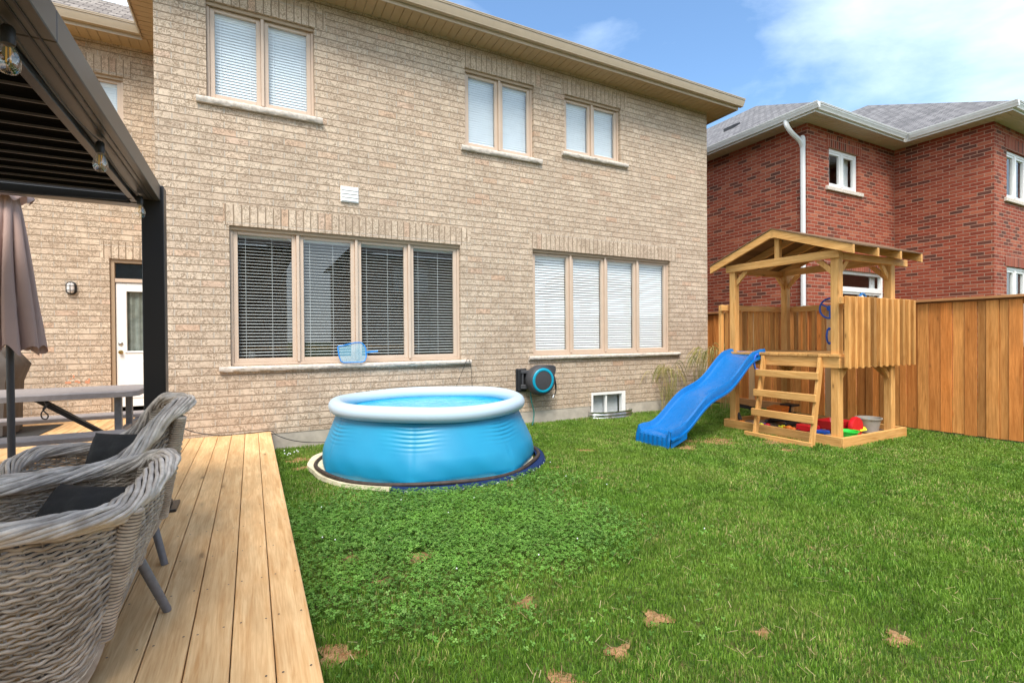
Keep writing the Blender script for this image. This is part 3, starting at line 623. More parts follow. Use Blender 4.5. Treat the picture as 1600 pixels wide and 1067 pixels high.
v_ = MB(); v_.add([(VX+dx, VY+dy, ZR+s_*(VX-ax)+dz) for dx, dy, dz in ((0, 0, -.05), (0, .3, -.05), (.3, 0, .16), (.3, .3, .16), (0, 0, .13), (0, .3, .13), (.3, 0, .26), (.3, .3, .26))], [(0, 1, 5, 4), (4, 5, 7, 6), (0, 4, 6, 2), (1, 3, 7, 5)]); v_.build('roof_vent', 'black', red)
ds = MB(); pts = catmull([(10.00, 6.55, 5.92), (10.0, 6.52, 5.80), (10.1, 6.48, 5.66), (10.3, 6.44, 5.52), (10.385, 6.43, 5.38), (10.385, 6.43, 5.2), (10.385, 6.43, .3)], 40)
ds.tube(pts, .05, 8); ds.build('downspout', 'white_gut', red, smooth=40)

# house behind the photographer: seen mirrored in the window panes
bh = thing('brick_house', 'brown brick house behind the yard, seen mirrored in the window glass', 'house', (2, -13, 0), world=True)
mb = MB(); BWN = [(-6.2, -4.4, 4.0, 5.4), (-2.2, -.4, 4.0, 5.4), (3.8, 5.2, 4.0, 5.4), (7, 9, 4.0, 5.4), (-5.6, -3.2, 1, 2.6)]
facade(mb, 'x', -13, -12, 1.6, 0, 6, [b_ for b_ in BWN if b_[1] < 1.6], .1, -1); facade(mb, 'x', -13, 4.9, 16, 0, 6, [b_ for b_ in BWN if b_[0] > 4.9], .1, -1); mb.build('wall', 'brownx', bh)
mb = MB(); facade(mb, 'y', 1.6, -22, -13, 0, 6, [], .1); facade(mb, 'y', 4.9, -22, -13, 0, 6, [], .1); mb.build('wall', 'browny', bh)
for b_ in BWN:
    if 1.6 < b_[0] < 4.9: continue
    MB().box(b_[0], b_[1], -13.08, -13.06, b_[2], b_[3]).build('window', 'room_light', bh)
r_ = MB()
for x0, x1 in ((-12.5, 2.1), (4.4, 16.5)): r_.quad((x0, -12.5, 6), (x1, -12.5, 6), (x1-3 if x1 > 3 else x1-2.5, -17.5, 9), (x0+3, -17.5, 9)); r_.quad((x0, -12.5, 6), (x0+3, -17.5, 9), (x0+3, -22, 6), (x0, -22, 6)); r_.quad((x1, -12.5, 6), (x1, -22, 6), (x1-2.8, -17.5, 9))
r_.build('roof', 'shingle_b', bh)

# ============================================================ fence
def fence(x, y0, y1, label, group=None):
    f = thing('wooden_fence', label, 'fence', (x, y0, 0), world=True)
    m = MB(); y = y0; i = 0
    while y < y1:
        w_ = random.choice((.138, .14, .136, .10, .09)); xx = x+random.uniform(0, .007)+(.010 if i % 2 else 0)
        m.box(xx, xx+.019, y, min(y+w_-.005, y1), .01+random.uniform(0, .01), 1.862); y += w_; i += 1
    m.build('fence_boards', 'fenceb', f, bevel=.002)
    m = MB(); m.box(x-.05, x+.09, y0, y1, 1.8845, 1.92); m.box(x+.0405, x+.078, y0, y1, 1.8, 1.884); m.box(x+.0405, x+.078, y0, y1, .25, .34); m.build('cap_rail', 'fencer', f, bevel=.003)
    for yy in np.arange(y0+.1, y1, 2.4): MB().box(x+.0785, x+.168, yy, yy+.09, 0, 1.88).build('post', 'pinez', f)
    return f
fence(8.77, -4.5, 16, 'tall cedar board fence with a flat cap rail along the right side of the lawn')
m = MB(); m.box(8.735, 8.768, 5.6, 8.6, .02, .16); tag(m.build('kick_board', 'fencer'), 'low cedar board lying against the foot of the fence behind the blue slide', 'board')
# ============================================================ pool
PC = (1.88, 5.64)
pool = thing('inflatable_pool', 'round light blue inflatable ring pool standing on the lawn', 'pool', (PC[0], PC[1], 0), world=True)
m = MB(); V = []; n = 360; H = 70; rb, rt_ = 1.262, 1.03
SEAM = 2*math.pi/7; SOFF = .247
for j in range(H+1):
    t = j/H; z = .03+.585*t
    for i in range(n):
        a = 2*math.pi*i/n
        mid = ((a+SOFF) % SEAM)-SEAM/2; ph = SEAM/2-abs(mid)           # ph: angle from the nearest welded seam
        fac = math.cos(SEAM/2)/math.cos(mid)
        k = .52*max(0, 1-t*2.6)**1.6
        r = rb+(rt_-rb)*t**.95+.022*math.sin(math.pi*t)*(1-t)-.012*math.exp(-(t/.05)**2)
        r *= 1-k*(1-fac)
        pk = math.exp(-(ph/.17)**2)*smoothstep(.42, .72, t)*(1-smoothstep(.93, 1, t))
        r += .0052*pk*math.sin(t*96+1.4*math.cos(ph*11)+math.sin(a*3)); r -= .0045*math.exp(-(ph/.014)**2)*smoothstep(0, .1, t)
        r -= .010*math.exp(-(ph/.10)**2)*math.exp(-((t-.06)/.10)**2)
        r += .003*math.sin(a*9+3*t)*(1-t)+.002*math.sin(a*23+t*14)*(1-t)**2
        V.append((PC[0]-.02*t+r*math.cos(a), PC[1]+r*math.sin(a), z))
F = [(j*n+i, j*n+(i+1) % n, (j+1)*n+(i+1) % n, (j+1)*n+i) for j in range(H) for i in range(n)]
m.add(V, F); m.build('pool_wall', 'pool', pool, smooth=80)
m = MB()
ring = []; R0 = 1.05
pts = [(PC[0]-.02+(R0+.006*math.sin(a*3+1))*math.cos(a), PC[1]+(R0+.006*math.sin(a*3+1))*math.sin(a), .662+.008*math.sin(a*2+.8)+.004*math.sin(a*5)) for a in np.linspace(0, 2*math.pi, 129)[:-1]]
m.tube(pts, .079, 24, closed=True); m.build('inflated_ring', 'ring', pool, smooth=80)
m = MB(); V = [(PC[0]-.02, PC[1], .605)]; n = 96
for i in range(n): a = 2*math.pi*i/n; V.append((PC[0]-.02+.985*math.cos(a), PC[1]+.985*math.sin(a), .605))
m.add(V, [(0, 1+i, 1+(i+1) % n) for i in range(n)]); m.build('water', 'water', pool)
m = MB(); m.lathe([(.98, .58), (.985, .62), (1.01, .66)], (PC[0]-.02, PC[1], 0), 96); m.build('pool_liner', 'pool', pool, smooth=80)
m = MB(); a = np.linspace(0, 2*math.pi, 150)[:-1]
m.tube([(PC[0]+(1.27+.012*math.sin(t*4+1)+.006*math.sin(t*9))*math.cos(t), PC[1]+(1.27+.012*math.sin(t*4+1)+.006*math.sin(t*9))*math.sin(t), .045+.008*math.sin(t*6)) for t in a], .021, 8, closed=True)
tag(m.build('foam_tube', 'foam', smooth=80), 'dark brown tube laid round the foot of the blue pool', 'tube')
def blobdisc(r, z0, z1, seed, cx=PC[0], cy=PC[1], amp=.02):
    n = 120; V = [(cx, cy, z1)]; rr = []
    for i in range(n): t = 2*math.pi*i/n; q = r+amp*math.sin(3*t+seed)+amp*.7*math.sin(7*t+seed*2)+amp*.4*math.sin(17*t+seed); V.append((cx+q*math.cos(t), cy+q*math.sin(t), z1)); rr.append(q)
    for i in range(n): t = 2*math.pi*i/n; V.append((cx+(rr[i]+.004)*math.cos(t), cy+(rr[i]+.004)*math.sin(t), z0))
    F = [(0, 1+i, 1+(i+1) % n) for i in range(n)]+[(1+i, 1+n+i, 1+n+(i+1) % n, 1+(i+1) % n) for i in range(n)]
    return MB().add(V, F)
tag(blobdisc(1.292, -.01, .030, .4, PC[0]-.06, PC[1]+.05, .02).build('ground_sheet', 'sheet', smooth=40), 'crumpled cream ground sheet showing from under the left side of the pool', 'ground sheet')
M = Mat('navy_cloth_with_white_rings', .75, spec=.2); p = M.pos(); sx = M.n('ShaderNodeSeparateXYZ', {0: p})
ang = M.math('ARCTAN2', sx.outputs[1], sx.outputs[0]); rad = M.math('SQRT', M.math('ADD', M.math('POWER', M.math('ABSOLUTE', sx.outputs[0]), 2.), M.math('POWER', M.math('ABSOLUTE', sx.outputs[1]), 2.)))
u = M.math('SUBTRACT', M.math('FRACT', M.math('MULTIPLY', ang, 7.5)), .5); ul = M.math('MULTIPLY', u, .178); zz = M.math('SUBTRACT', M.math('ADD', sx.outputs[2], M.math('MULTIPLY', M.math('SUBTRACT', 1.37, rad), .9)), .022)
rr = M.math('SQRT', M.math('ADD', M.math('MULTIPLY', ul, ul), M.math('MULTIPLY', zz, zz)))
dot = M.ramp(rr, (.0, 0.), (.004, 0.), (.005, 1.), (.0155, 1.), (.0165, 0.)); M.color(M.mix(dot, M_['navy'].node_tree.nodes['Principled BSDF'].inputs[0].default_value[:3] if False else (.007, .022, .085), (.55, .6, .62))); M_['navydot'] = M.m
m = MB(); V = []; n = 120; a0, a1 = R(-125), R(-8)
for i in range(n+1):
    t = a0+(a1-a0)*i/n; q = 1.298+.012*math.sin(5*t)
    for r, z in ((q-.06, .036), (q, .036), (q+.035, .030+.004*math.sin(11*t)), (q+.055, -.012)): V.append((r*math.cos(t), r*math.sin(t), z))
m.add(V, [(i*4+k, i*4+k+1, (i+1)*4+k+1, (i+1)*4+k) for i in range(n) for k in range(3)])
o = m.build('printed_mat', 'navydot', smooth=50); o.location = (PC[0], PC[1], 0); tag(o, 'navy cloth with white ring print under the front edge of the pool', 'mat')

# ============================================================ hose reel
reel = thing('hose_reel', 'dark grey wall mounted hose reel with a turquoise ring beside the pool', 'hose reel', (3.8, 7.04, .72), world=True)
m = MB(); m.box(3.78, 3.83, 6.97, 7.035, .55, .90); m.box(3.76, 3.95, 7.0, 7.036, .54, .91); m.build('wall_plate', 'black', reel, bevel=.008)
m = MB(); m.bar((3.83, 6.99, .86), (4.02, 6.90, .86), .05, .055); m.bar((3.83, 6.99, .62), (4.02, 6.90, .62), .05, .07); m.bar((3.86, 6.985, .6), (3.86, 6.985, .87), .03, .05, (0, 1, 0)); m.build('bracket', 'dgrey', reel, bevel=.008)
# drum turned a little towards the garden
CX_, CY_, CZ_ = 4.12, 6.86, .725; m = MB()
m.lathe([(0.024, .10), (0.204, .10), (0.235, .075), (0.246, .03), (0.246, -.04), (0.228, -.085), (0.202, -.1), (0.198, -.096), (0.024, -.096)], (CX_, CY_, CZ_), 48, 'y')
m.build('drum', 'dgrey', reel, smooth=35)
m = MB(); m.lathe([(0.154, -.094), (0.156, -.108), (0.180, -.112), (0.196, -.104), (0.199, -.095)], (CX_, CY_, CZ_), 56, 'y'); m.build('ring', 'teal', reel, smooth=50)
m = MB(); m.lathe([(0.002, -.106), (0.132, -.105), (0.151, -.102), (0.154, -.092)], (CX_, CY_, CZ_), 48, 'y'); m.build('cover', 'dgrey', reel, smooth=40)
m = MB(); V = []
prof = [(4.10, .968), (4.33, .962), (4.385, .94), (4.39, .88), (4.37, .82), (4.30, .70), (4.1, .8)]
for y in (6.93, 6.80): V += [(x, y, z) for x, z in prof]
n = len(prof); m.add(V, [tuple(range(n)), tuple(range(2*n-1, n-1, -1))]+[(i, n+i, n+(i+1) % n, (i+1) % n) for i in range(n)]); m.build('hose_guide', 'dgrey', reel, bevel=.008)
m = MB(); m.tube([(4.37, 6.86, .80), (4.385, 6.85, .75), (4.405, 6.85, .67), (4.41, 6.85, .60), (4.42, 6.86, .54), (4.41, 6.87, .49), (4.38, 6.87, .455)], [.017, .015, .014, .016, .009, .007, .007], 8); m.build('hose_end', 'black', reel, smooth=60)
m = MB(); m.ball((4.372, 6.86, .80), .022); m.build('coupling', 'redp', reel, smooth=60); m = MB(); m.tube([(4.385, 6.87, .47), (4.365, 6.87, .425)], [.018, .024], 10); m.build('nozzle', 'steel', reel, smooth=40)
m = MB(); m.tube(catmull([(3.98, 6.93, .56), (3.985, 6.92, .4), (4.02, 6.9, .22), (4.0, 6.88, .1), (3.93, 6.8, .02)], 24), .011, 8); tag(m.build('garden_hose', 'green_hose', smooth=60), 'dark green garden hose hanging from the wall reel to the grass', 'hose')

# net skimmer on the sill
net = thing('pool_skimmer', 'blue pool skimmer net leaning on the stone window sill', 'skimmer net', (1.21, 6.97, 1.08), world=True)
m = MB(); ol = [(1.03, 1.30), (1.045, 1.315), (1.12, 1.325), (1.26, 1.36), (1.335, 1.36), (1.375, 1.33), (1.40, 1.28), (1.40, 1.16), (1.375, 1.105), (1.33, 1.09), (1.10, 1.092), (1.065, 1.11), (1.045, 1.17)]
yy = lambda z: 6.965+.05*(z-1.09)/.27
m.tube([(x, yy(z), z) for x, z in ol], .0085, 8, closed=True); m.build('net_frame', 'net', net, smooth=60)
m = MB(); m.quad(*[(x, yy(z)+.004, z) for x, z in ol]); m.build('netting', 'netting', net)
m = MB(); m.tube([(1.40, 6.985, 1.22), (1.46, 6.985, 1.228), (1.56, 6.985, 1.236)], [.014, .013, .012], 8); m.build('handle_socket', 'net', net, smooth=60)
# thin loop of cable behind the pool
m = MB(); m.tube(catmull([(2.55, 6.99, .45), (2.71, 6.975, .68), (2.86, 6.965, 1.02), (2.895, 6.96, 1.09), (2.93, 6.965, 1.08), (2.965, 6.97, .9), (2.985, 6.99, .55), (2.97, 6.99, .4), (2.97, 6.99, .03)], 50), .0035, 5); tag(m.build('cable', 'black', smooth=60), 'thin black cable looped over the end of the window sill behind the pool', 'cable')
m = MB(); m.tube(catmull([(-1.3, 7.9, .26), (-.8, 7.02, .38), (-.6, 6.99, .31), (-.35, 6.98, .25), (0, 6.99, .246), (.205, 7.0, .25), (.27, 6.95, .2), (.45, 6.92, .12), (.7, 6.9, .07), (1.1, 6.88, .05), (1.6, 6.92, .03)], 90), .0055, 6); tag(m.build('power_cord', 'black', smooth=60), 'black power cord running along the foot of the brick wall from deck to grass', 'cord')

# ============================================================ play fort
fort = thing('play_fort', 'wooden play fort with ladder, slatted railings, gable roof and blue slide', 'play fort', (7.22, 4.41, 0), world=True)
px0, px1, py0, py1 = 6.60, 7.86, 3.655, 5.165; h = .05
for x, y in ((px0, py0), (px0, py1), (px1, py0), (px1, py1)):
    MB().box(x-h, x+h, y-h, y+h, 0, 2.49).build('post', 'pinez', fort, bevel=.006)
# platform
m = MB()
m.box(px0-h-.04, px0-h-.001, py0-h-.03, py1+h, .995, 1.135); m.build('platform_beam', 'piney', fort, bevel=.004)
m = MB(); m.box(px0-h, px1+h, py0-h-.04, py0-h-.001, .995, 1.135); m.build('platform_beam', 'pinex', fort, bevel=.004)
m = MB(); m.box(px0-h, px1+h, py1+h+.001, py1+h+.04, .995, 1.135); m.box(px1+h+.001, px1+h+.04, py0-h, py1+h, .995, 1.135); m.build('platform_beam', 'pinex', fort, bevel=.004)
m = MB(); x = px0-h-.05
i = 0
yb = py0-h-.04
while yb < py1+h: 
    y2 = min(yb+.135, py1+h+.04)
    # boards notch round the posts
    segs = [(px0-h-.065, px1+h+.04)]
    if yb < py0+h and y2 > py0-h or yb < py1+h and y2 > py1-h: segs = [(px0-h-.065, px0-h-.002), (px0+h+.002, px1-h-.002)] if not (yb+.001 > py0+h or y2 < py0-h) or not (yb > py1+h or y2 < py1-h) else segs
    for a, b in segs: m.box(a, b, yb, y2-.005, 1.136, 1.172)
    yb = y2
m.build('platform_boards', 'pinex', fort, bevel=.003)
# top beams
zb = 2.40
bm = []
m = MB(); m.box(px0-h-.041, px0-h-.001, py0-h-.03, py1+h+.03, 2.385, 2.49); m.build('tie_beam', 'piney', fort, bevel=.004)
m = MB(); m.box(px1-h-.041, px1-h-.001, py0+h, py1-h, 2.385, 2.49); m.build('tie_beam', 'piney', fort, bevel=.004)
m = MB(); m.box(px0+h+.001, px1+.38, py0-h-.004, py0-h+.036, 2.37, 2.465); m.build('tie_beam', 'pinex', fort, bevel=.004)
m = MB(); m.box(px0+h+.001, px1+.38, py1+h-.036, py1+h+.004, 2.37, 2.465); m.build('tie_beam', 'pinex', fort, bevel=.004)
def brace(par, c, d1, z, s=.20, t=.036, up=False, mat='pinez'):
    """triangular knee brace from the post (c) along direction d1 under a beam at height z"""
    d = Vector(d1); n_ = Vector((d.y, -d.x, 0))*t/2; c = Vector(c); w_ = .09
    a, b = c+Vector((0, 0, z-s)), c+d*s+Vector((0, 0, z)); e, f = c+Vector((0, 0, z-s-w_)), c+d*(s+w_)+Vector((0, 0, z))
    a2 = a; V = [tuple(p+n_*k) for k in (-1, 1) for p in (a, b, f, e)]
    MB().add(V, [(0, 1, 2, 3), (7, 6, 5, 4), (0, 4, 5, 1), (1, 5, 6, 2), (2, 6, 7, 3), (3, 7, 4, 0)]).build('knee_brace', mat, par, bevel=.003)
for x, y, sx_, sy_ in ((px0, py0, 1, 1), (px0, py1, 1, -1), (px1, py0, -1, 1), (px1, py1, -1, -1)):
    brace(fort, (x+sx_*h, y, 0), (sx_, 0, 0), 2.37, .12); brace(fort, (x, y+sy_*h, 0), (0, sy_, 0), 2.385, .12)
    if (x, y) != (px0, py1): brace(fort, (x+sx_*h, y, 0), (sx_, 0, 0), .994, .1)
    if (x, y) == (px1, py1) or (x, y) == (px1, py0): brace(fort, (x, y+sy_*h, 0), (0, sy_, 0), .994, .1)
# roof
RYm, RZt, EYf, EYb, EZ = 4.41, 2.885, 3.36, 5.46, 2.500
rx = [6.42, 6.98, 7.56, 8.14-.0]
rx = [6.43, 6.98, 7.53, 8.07]
for i, x in enumerate(rx):
    for ys in (EYf, EYb):
        d = Vector((0, ys-RYm, EZ-RZt)).normalized(); nrm = Vector((0, -d.z, d.y)) if d.y > 0 else Vector((0, d.z, -d.y))
        hh = .095; top = Vector((x, RYm, RZt)); bot = Vector((x, ys, EZ)); 
        o_ = Vector((0, 0, -hh-.012)); V = [top+Vector((q, 0, 0)) for q in (-.019, .019)]+[bot+Vector((q, 0, 0)) for q in (-.019, .019)]+[bot+o_+Vector((q, (.0), 0)) for q in (-.019, .019)]+[top+o_+Vector((q, 0, 0)) for q in (-.019, .019)]
        MB().add([tuple(v) for v in V], [(0, 1, 3, 2), (2, 3, 5, 4), (4, 5, 7, 6), (6, 7, 1, 0), (0, 2, 4, 6), (1, 7, 5, 3)]).build('rafter', 'piney', fort, bevel=.003)
m = MB(); m.box(rx[0]-.019, rx[-1]+.019, RYm-.018, RYm+.018, RZt-.12, RZt-.016); m.build('ridge_board', 'pinex', fort)
m = MB(); m.box(px0-h-.035, px0-h+.03, RYm-.035, RYm+.035, 2.491, RZt-.10); m.build('king_post', 'pinez', fort, bevel=.003)
for ys in (EYf, EYb):
    d = Vector((0, ys-RYm, EZ-RZt)); m = MB(); nb = 8
    for i in range(nb):
        a = Vector((0, RYm, RZt+.003))+d*(i/nb); b = Vector((0, RYm, RZt+.003))+d*((i+.985)/nb); up = Vector((0, 0, .016))
        V = [(x, p.y, p.z+k) for x in (rx[0]-.03, rx[-1]+.03) for p in (a, b) for k in (0, .016)]
        m.add(V, [(0, 1, 3, 2), (4, 6, 7, 5), (0, 2, 6, 4), (1, 5, 7, 3), (0, 4, 5, 1), (2, 3, 7, 6)])
    m.build('roof_panel', 'ply', fort)
# railings
def railing(par, a, b, out_, z0=1.0, z1=1.9, pitch=.145, jut=.0):
    a, b, o_ = Vector(a), Vector(b), Vector(out_); d = (b-a); L_ = d.length; d.normalize(); n = round(L_/pitch)
    m = MB(); m.bar(a+Vector((0, 0, z1-.055))+o_*.02, b+Vector((0, 0, z1-.055))+o_*.02, .038, .088); m.build('rail', 'pinex' if abs(d.x) > .5 else 'piney', par, bevel=.004)
    m = MB()
    for i in range(n):
        c = a+d*(L_*(i+.5)/n)+o_*.0695; zt, zl = z1+random.uniform(-.004, .004), z0-.01
        w_, th = .052, .058; u = d*(w_/2); v_ = o_*(th/2)
        V = [c+s*u+t*v_ for s in (-1, 1) for t in (-1, 1)]
        V = [(p.x, p.y, zl+(.035 if k in (0, 2) else 0)) for k, p in enumerate(V)]+[(p.x, p.y, zt-(.0 if k in (0, 2) else .012)) for k, p in enumerate(V)]
        m.add(V, [(0, 2, 3, 1), (4, 5, 7, 6), (0, 1, 5, 4), (2, 6, 7, 3), (0, 4, 6, 2), (1, 3, 7, 5)])
    m.build('railing_slats', 'slat', par, bevel=.004)
railing(fort, (px0-.125, py0-h-.041, 0), (px1+.34, py0-h-.041, 0), (0, -1, 0))
railing(fort, (px0-.17, py1+h+.041, 0), (px1+.1, py1+h+.041, 0), (0, 1, 0))
railing(fort, (px1+h+.041, py0, 0), (px1+h+.041, py1, 0), (1, 0, 0))
# ladder
m0 = (6.29, 6.51)
for y in (3.80, 4.60):
    MB().bar((6.30, y, 0.0), (6.505, y, 1.12), .036, .085, (-1, 0, .1)).build('ladder_side', 'pinez', fort, bevel=.004)
for i, z in enumerate((.075-.035, .30, .57, .85)):
    x = 6.30+.205*z/1.12; 
    if i: MB().box(x-.082, x-.045, 3.765, 4.645, z-.01, z+.085).build('ladder_rung', 'piney', fort, bevel=.004)
    else: MB().box(x-.085, x-.047, 3.76, 4.72, -.01, .055).build('ladder_rung', 'piney', fort, bevel=.004)
# sandbox
bx0, bx1, by0, by1 = 6.515, 8.06, 3.535, 5.30
for a_ in (bx0, bx1-.038): MB().box(a_, a_+.038, by0+.0385, by1-.0385, -.02, .125).build('sandbox_board', 'piney', fort, bevel=.004)
for a_ in (by0, by1-.038): MB().box(bx0, bx1, a_, a_+.038, -.02, .125).build('sandbox_board', 'pinex', fort, bevel=.004)
sv = []; n = 26
for i in range(n+1):
    for j in range(n+1):
        x = bx0+.04+(bx1-bx0-.08)*i/n; y = by0+.04+(by1-by0-.08)*j/n; sv.append((x, y, .055+.018*math.sin(x*7+y*4)+.014*math.sin(y*11-x*3)+random.uniform(-.004, .004)))
tag(MB().add(sv, [(i*(n+1)+j, (i+1)*(n+1)+j, (i+1)*(n+1)+j+1, i*(n+1)+j+1) for i in range(n) for j in range(n)]).build('sand', 'sand', smooth=60), kind='stuff')
# slide: wavy trough with rolled side walls
sl = thing('slide', 'wavy blue plastic slide running from the play fort down to the grass', 'slide', (4.75, 4.9, 0), world=True)
top = np.array([6.62, 4.93]); bot = np.array([4.62, 4.845]); n = 90; ks = []
def sprof(t):   # t 0 top .. 1 bottom
    base = 1.185-(1.185-.15)*smoothstep(0, 1, .06+t*.94)*.35-(1.185-.15)*.65*t
    return base+.045*math.sin(t*2*math.pi*2.05-.3)*smoothstep(0, .15, t)*(1-smoothstep(.9, 1, t))
dirv = (bot-top)/np.linalg.norm(bot-top); nor = np.array([-dirv[1], dirv[0]])
cs = [(-.265, -.055), (-.262, -.0), (-.258, .055), (-.245, .075), (-.228, .068), (-.220, .045), (-.208, .015), (-.185, .0), (0, -.006), (.185, .0), (.208, .015), (.220, .045), (.228, .068), (.245, .075), (.258, .055), (.262, 0), (.265, -.055)]
V = []; 
for i in range(n+1):
    t = i/n; c = top+(bot-top)*t; z = sprof(t); sh = .55+.45*smoothstep(0, .06, t); wd = 1+.10*smoothstep(.85, 1, t)
    for o_, hh in cs: q = c+nor*o_*wd; V.append((q[0], q[1], z+(hh*sh if hh > .02 else hh)+(0)))
k = len(cs)
m = MB().add(V, [(i*k+j, (i+1)*k+j, (i+1)*k+j+1, i*k+j+1) for i in range(n) for j in range(k-1)])
m.build('trough', 'slide', sl, smooth=32)
# underside lips and the front apron
m = MB(); V = []
for i in range(n+1):
    t = i/n; c = top+(bot-top)*t; z = sprof(t); wd = 1+.10*smoothstep(.85, 1, t)
    for o_ in (.265, .285, .285): pass
    for sgn in (-1, 1):
        q = c+nor*.266*wd*sgn; q2 = c+nor*.286*wd*sgn; V += [(q[0], q[1], z-.03), (q2[0], q2[1], z-.034), (q2[0], q2[1], z-.06), (q[0], q[1], z-.062)]
F = []
for i in range(n):
    for s_i in (0, 4):
        for a in range(4): F.append((i*8+s_i+a, (i+1)*8+s_i+a, (i+1)*8+s_i+(a+1) % 4, i*8+s_i+(a+1) % 4))
m.add(V, F); m.build('side_flange', 'slide', sl, smooth=30)
m = MB(); V = []; zf = sprof(1); cols = 30
for j in range(cols+1):
    o_ = -.29+.58*j/cols; rib = .012*(1 if (j//2) % 2 else 0)
    hz = float(np.interp(o_/1.1, [c_[0] for c_ in cs], [c_[1] for c_ in cs])); hz = hz if abs(o_) < .285 else -.03
    for dz, dx in ((zf+hz, 0), (zf-.02, .022-rib), (zf-.08, .028-rib), (-.0, .03)):
        q = bot+nor*o_+dirv*dx; V.append((q[0], q[1], dz))
m.add(V, [(j*4+a, (j+1)*4+a, (j+1)*4+a+1, j*4+a+1) for j in range(cols) for a in range(3)])
V = []
for sgn in (-1, 1):
    q0 = bot+nor*.29*sgn; q1 = bot-dirv*.30+nor*.288*sgn; m.quad((q0[0], q0[1], 0), (q1[0], q1[1], .1), (q1[0], q1[1], sprof(.87)-.03), (q0[0], q0[1], zf-.03))
m.build('foot', 'slide', sl, smooth=25)
def handle(c, lab, r=.0135, s=.11, dx=-.055):
    m = MB(); c = Vector(c); m.tube(catmull([c+Vector((0, 0, s)), c+Vector((dx*.8, 0, s*.8)), c+Vector((dx*1.25, 0, 0)), c+Vector((dx*.8, 0, -s*.8)), c+Vector((0, 0, -s))], 20), r, 8)
    m.ball(c+Vector((0, 0, s)), .022); m.ball(c+Vector((0, 0, -s)), .022); o = m.build('grab_handle', 'blue_plastic', fort, smooth=60); return o
handle((6.43, 4.655, 1.03), '')
handle((7.82, 4.44, 1.40), '')
# steering wheel inside on the far railing
wh = thing('toy_steering_wheel', 'blue toy steering wheel mounted on the railing inside the play fort', 'steering wheel', (7.8, 4.5, 1.9), world=True)
m = MB(); c = (7.80, 4.42, 1.82); m.tube([(c[0], c[1]+.15*math.cos(t), c[2]+.15*math.sin(t)) for t in np.linspace(0, 2*math.pi, 33)[:-1]], .014, 8, closed=True); m.build('rim', 'blue_plastic', wh, smooth=60)
m = MB()
for t in (.5, 2.6, 4.7): m.tube([c, (c[0], c[1]+.15*math.cos(t), c[2]+.15*math.sin(t))], .012, 6)
m.lathe([(.001, -.02), (.04, -.018), (.045, .02), (.001, .04)], c, 20, 'x'); m.build('spokes', 'blue_plastic', wh, smooth=50)
m = MB(); m.tube([(7.32+.085*math.cos(t), 3.72, 1.87+.085*math.sin(t)*1.15) for t in np.linspace(-.7, math.pi+.7, 22)], .016, 8); m.box(7.22, 7.26, 3.69, 3.75, 1.62, 1.83); m.box(7.38, 7.42, 3.69, 3.75, 1.62, 1.83)
tag(m.build('toy_periscope', 'net', smooth=50), 'blue plastic hoop toy showing above the slatted front railing', 'toy')

# toys in the sand
ex = thing('toy_excavator', 'orange and black toy excavator in the back of the sandbox', 'toy digger', (7.05, 4.75, .07), world=True)
m = MB(); m.box(6.98, 7.22, 4.58, 4.86, .13, .19); m.box(7.08, 7.3, 4.62, 4.8, .19, .25); m.build('chassis', 'black', ex, bevel=.012)
for y in (4.55, 4.86): m = MB(); m.box(6.93, 7.30, y, y+.055, .07, .14); m.build('track', 'black', ex, bevel=.025)
m = MB(); m.add([(6.95, 4.62, .19), (7.07, 4.62, .19), (7.07, 4.84, .19), (6.95, 4.84, .19), (6.90, 4.60, .33), (7.1, 4.60, .36), (7.1, 4.86, .36), (6.90, 4.86, .33)], [(0, 3, 2, 1), (4, 5, 6, 7), (0, 1, 5, 4), (1, 2, 6, 5), (2, 3, 7, 6), (3, 0, 4, 7)]); m.build('cab', 'orangep', ex, bevel=.012)
m = MB(); m.box(7.14, 7.34, 4.60, 4.80, .34, .375); m.box(7.22, 7.26, 4.68, 4.72, .25, .34); m.build('canopy', 'black', ex, bevel=.01)
m = MB(); m.bar((6.86, 5.12, .30), (6.66, 5.22, .34), .05, .055); m.bar((6.66, 5.22, .34), (6.60, 5.06, .12), .045, .05); m.bar((6.97, 4.9, .2), (6.86, 5.12, .30), .05, .05); m.build('boom', 'black', ex, bevel=.008)
m = MB(); m.ball((6.58, 5.04, .10), .06, 10, (1, 1.1, .5)); m.build('bucket', 'orangep', ex, smooth=40)
def pail(c, r0, r1, h_, mat, label, name='toy_pail', cat='toy pail', tilt=0, handle_=None, rim=True):
    t = thing(name, label, cat, c); m = MB(); m.lathe([(.001, 0), (r0, 0), (r1, h_), (r1+(.012 if rim else .003), h_+.002), (r1+(.012 if rim else .003), h_-.012), (r1+.002, h_-.012)], (0, 0, 0), 28)
    m.lathe([(.001, .01), (r0-.006, .01), (r1-.006, h_)], (0, 0, 0), 28); m.build('bucket', mat, t, smooth=40)
    if handle_: q = MB(); q.tube([(r1*1.05*math.cos(a), r1*1.05*math.sin(a)*.6, h_-.01+.0-abs(math.sin(a))*.05*0-.05*math.sin(a)) for a in np.linspace(0, math.pi, 15)], .008, 6); q.build('handle', handle_, t, smooth=60)
    t.rotation_euler = (tilt, 0, 0); return t
pail((7.62, 3.80, .06), .105, .15, .20, 'bucket', 'grey sand bucket with a pale blue handle near the sandbox corner', handle_='teal')
pail((6.98, 3.72, .055), .085, .11, .095, 'greenp', 'green toy bowl beside the front post of the play fort', 'toy_bowl', 'toy bowl')
t = thing('toy_shovel', 'lime yellow toy scoop lying beside the grey bucket', 'toy scoop', (7.40, 3.80, .1), world=True)
m = MB(); V = []
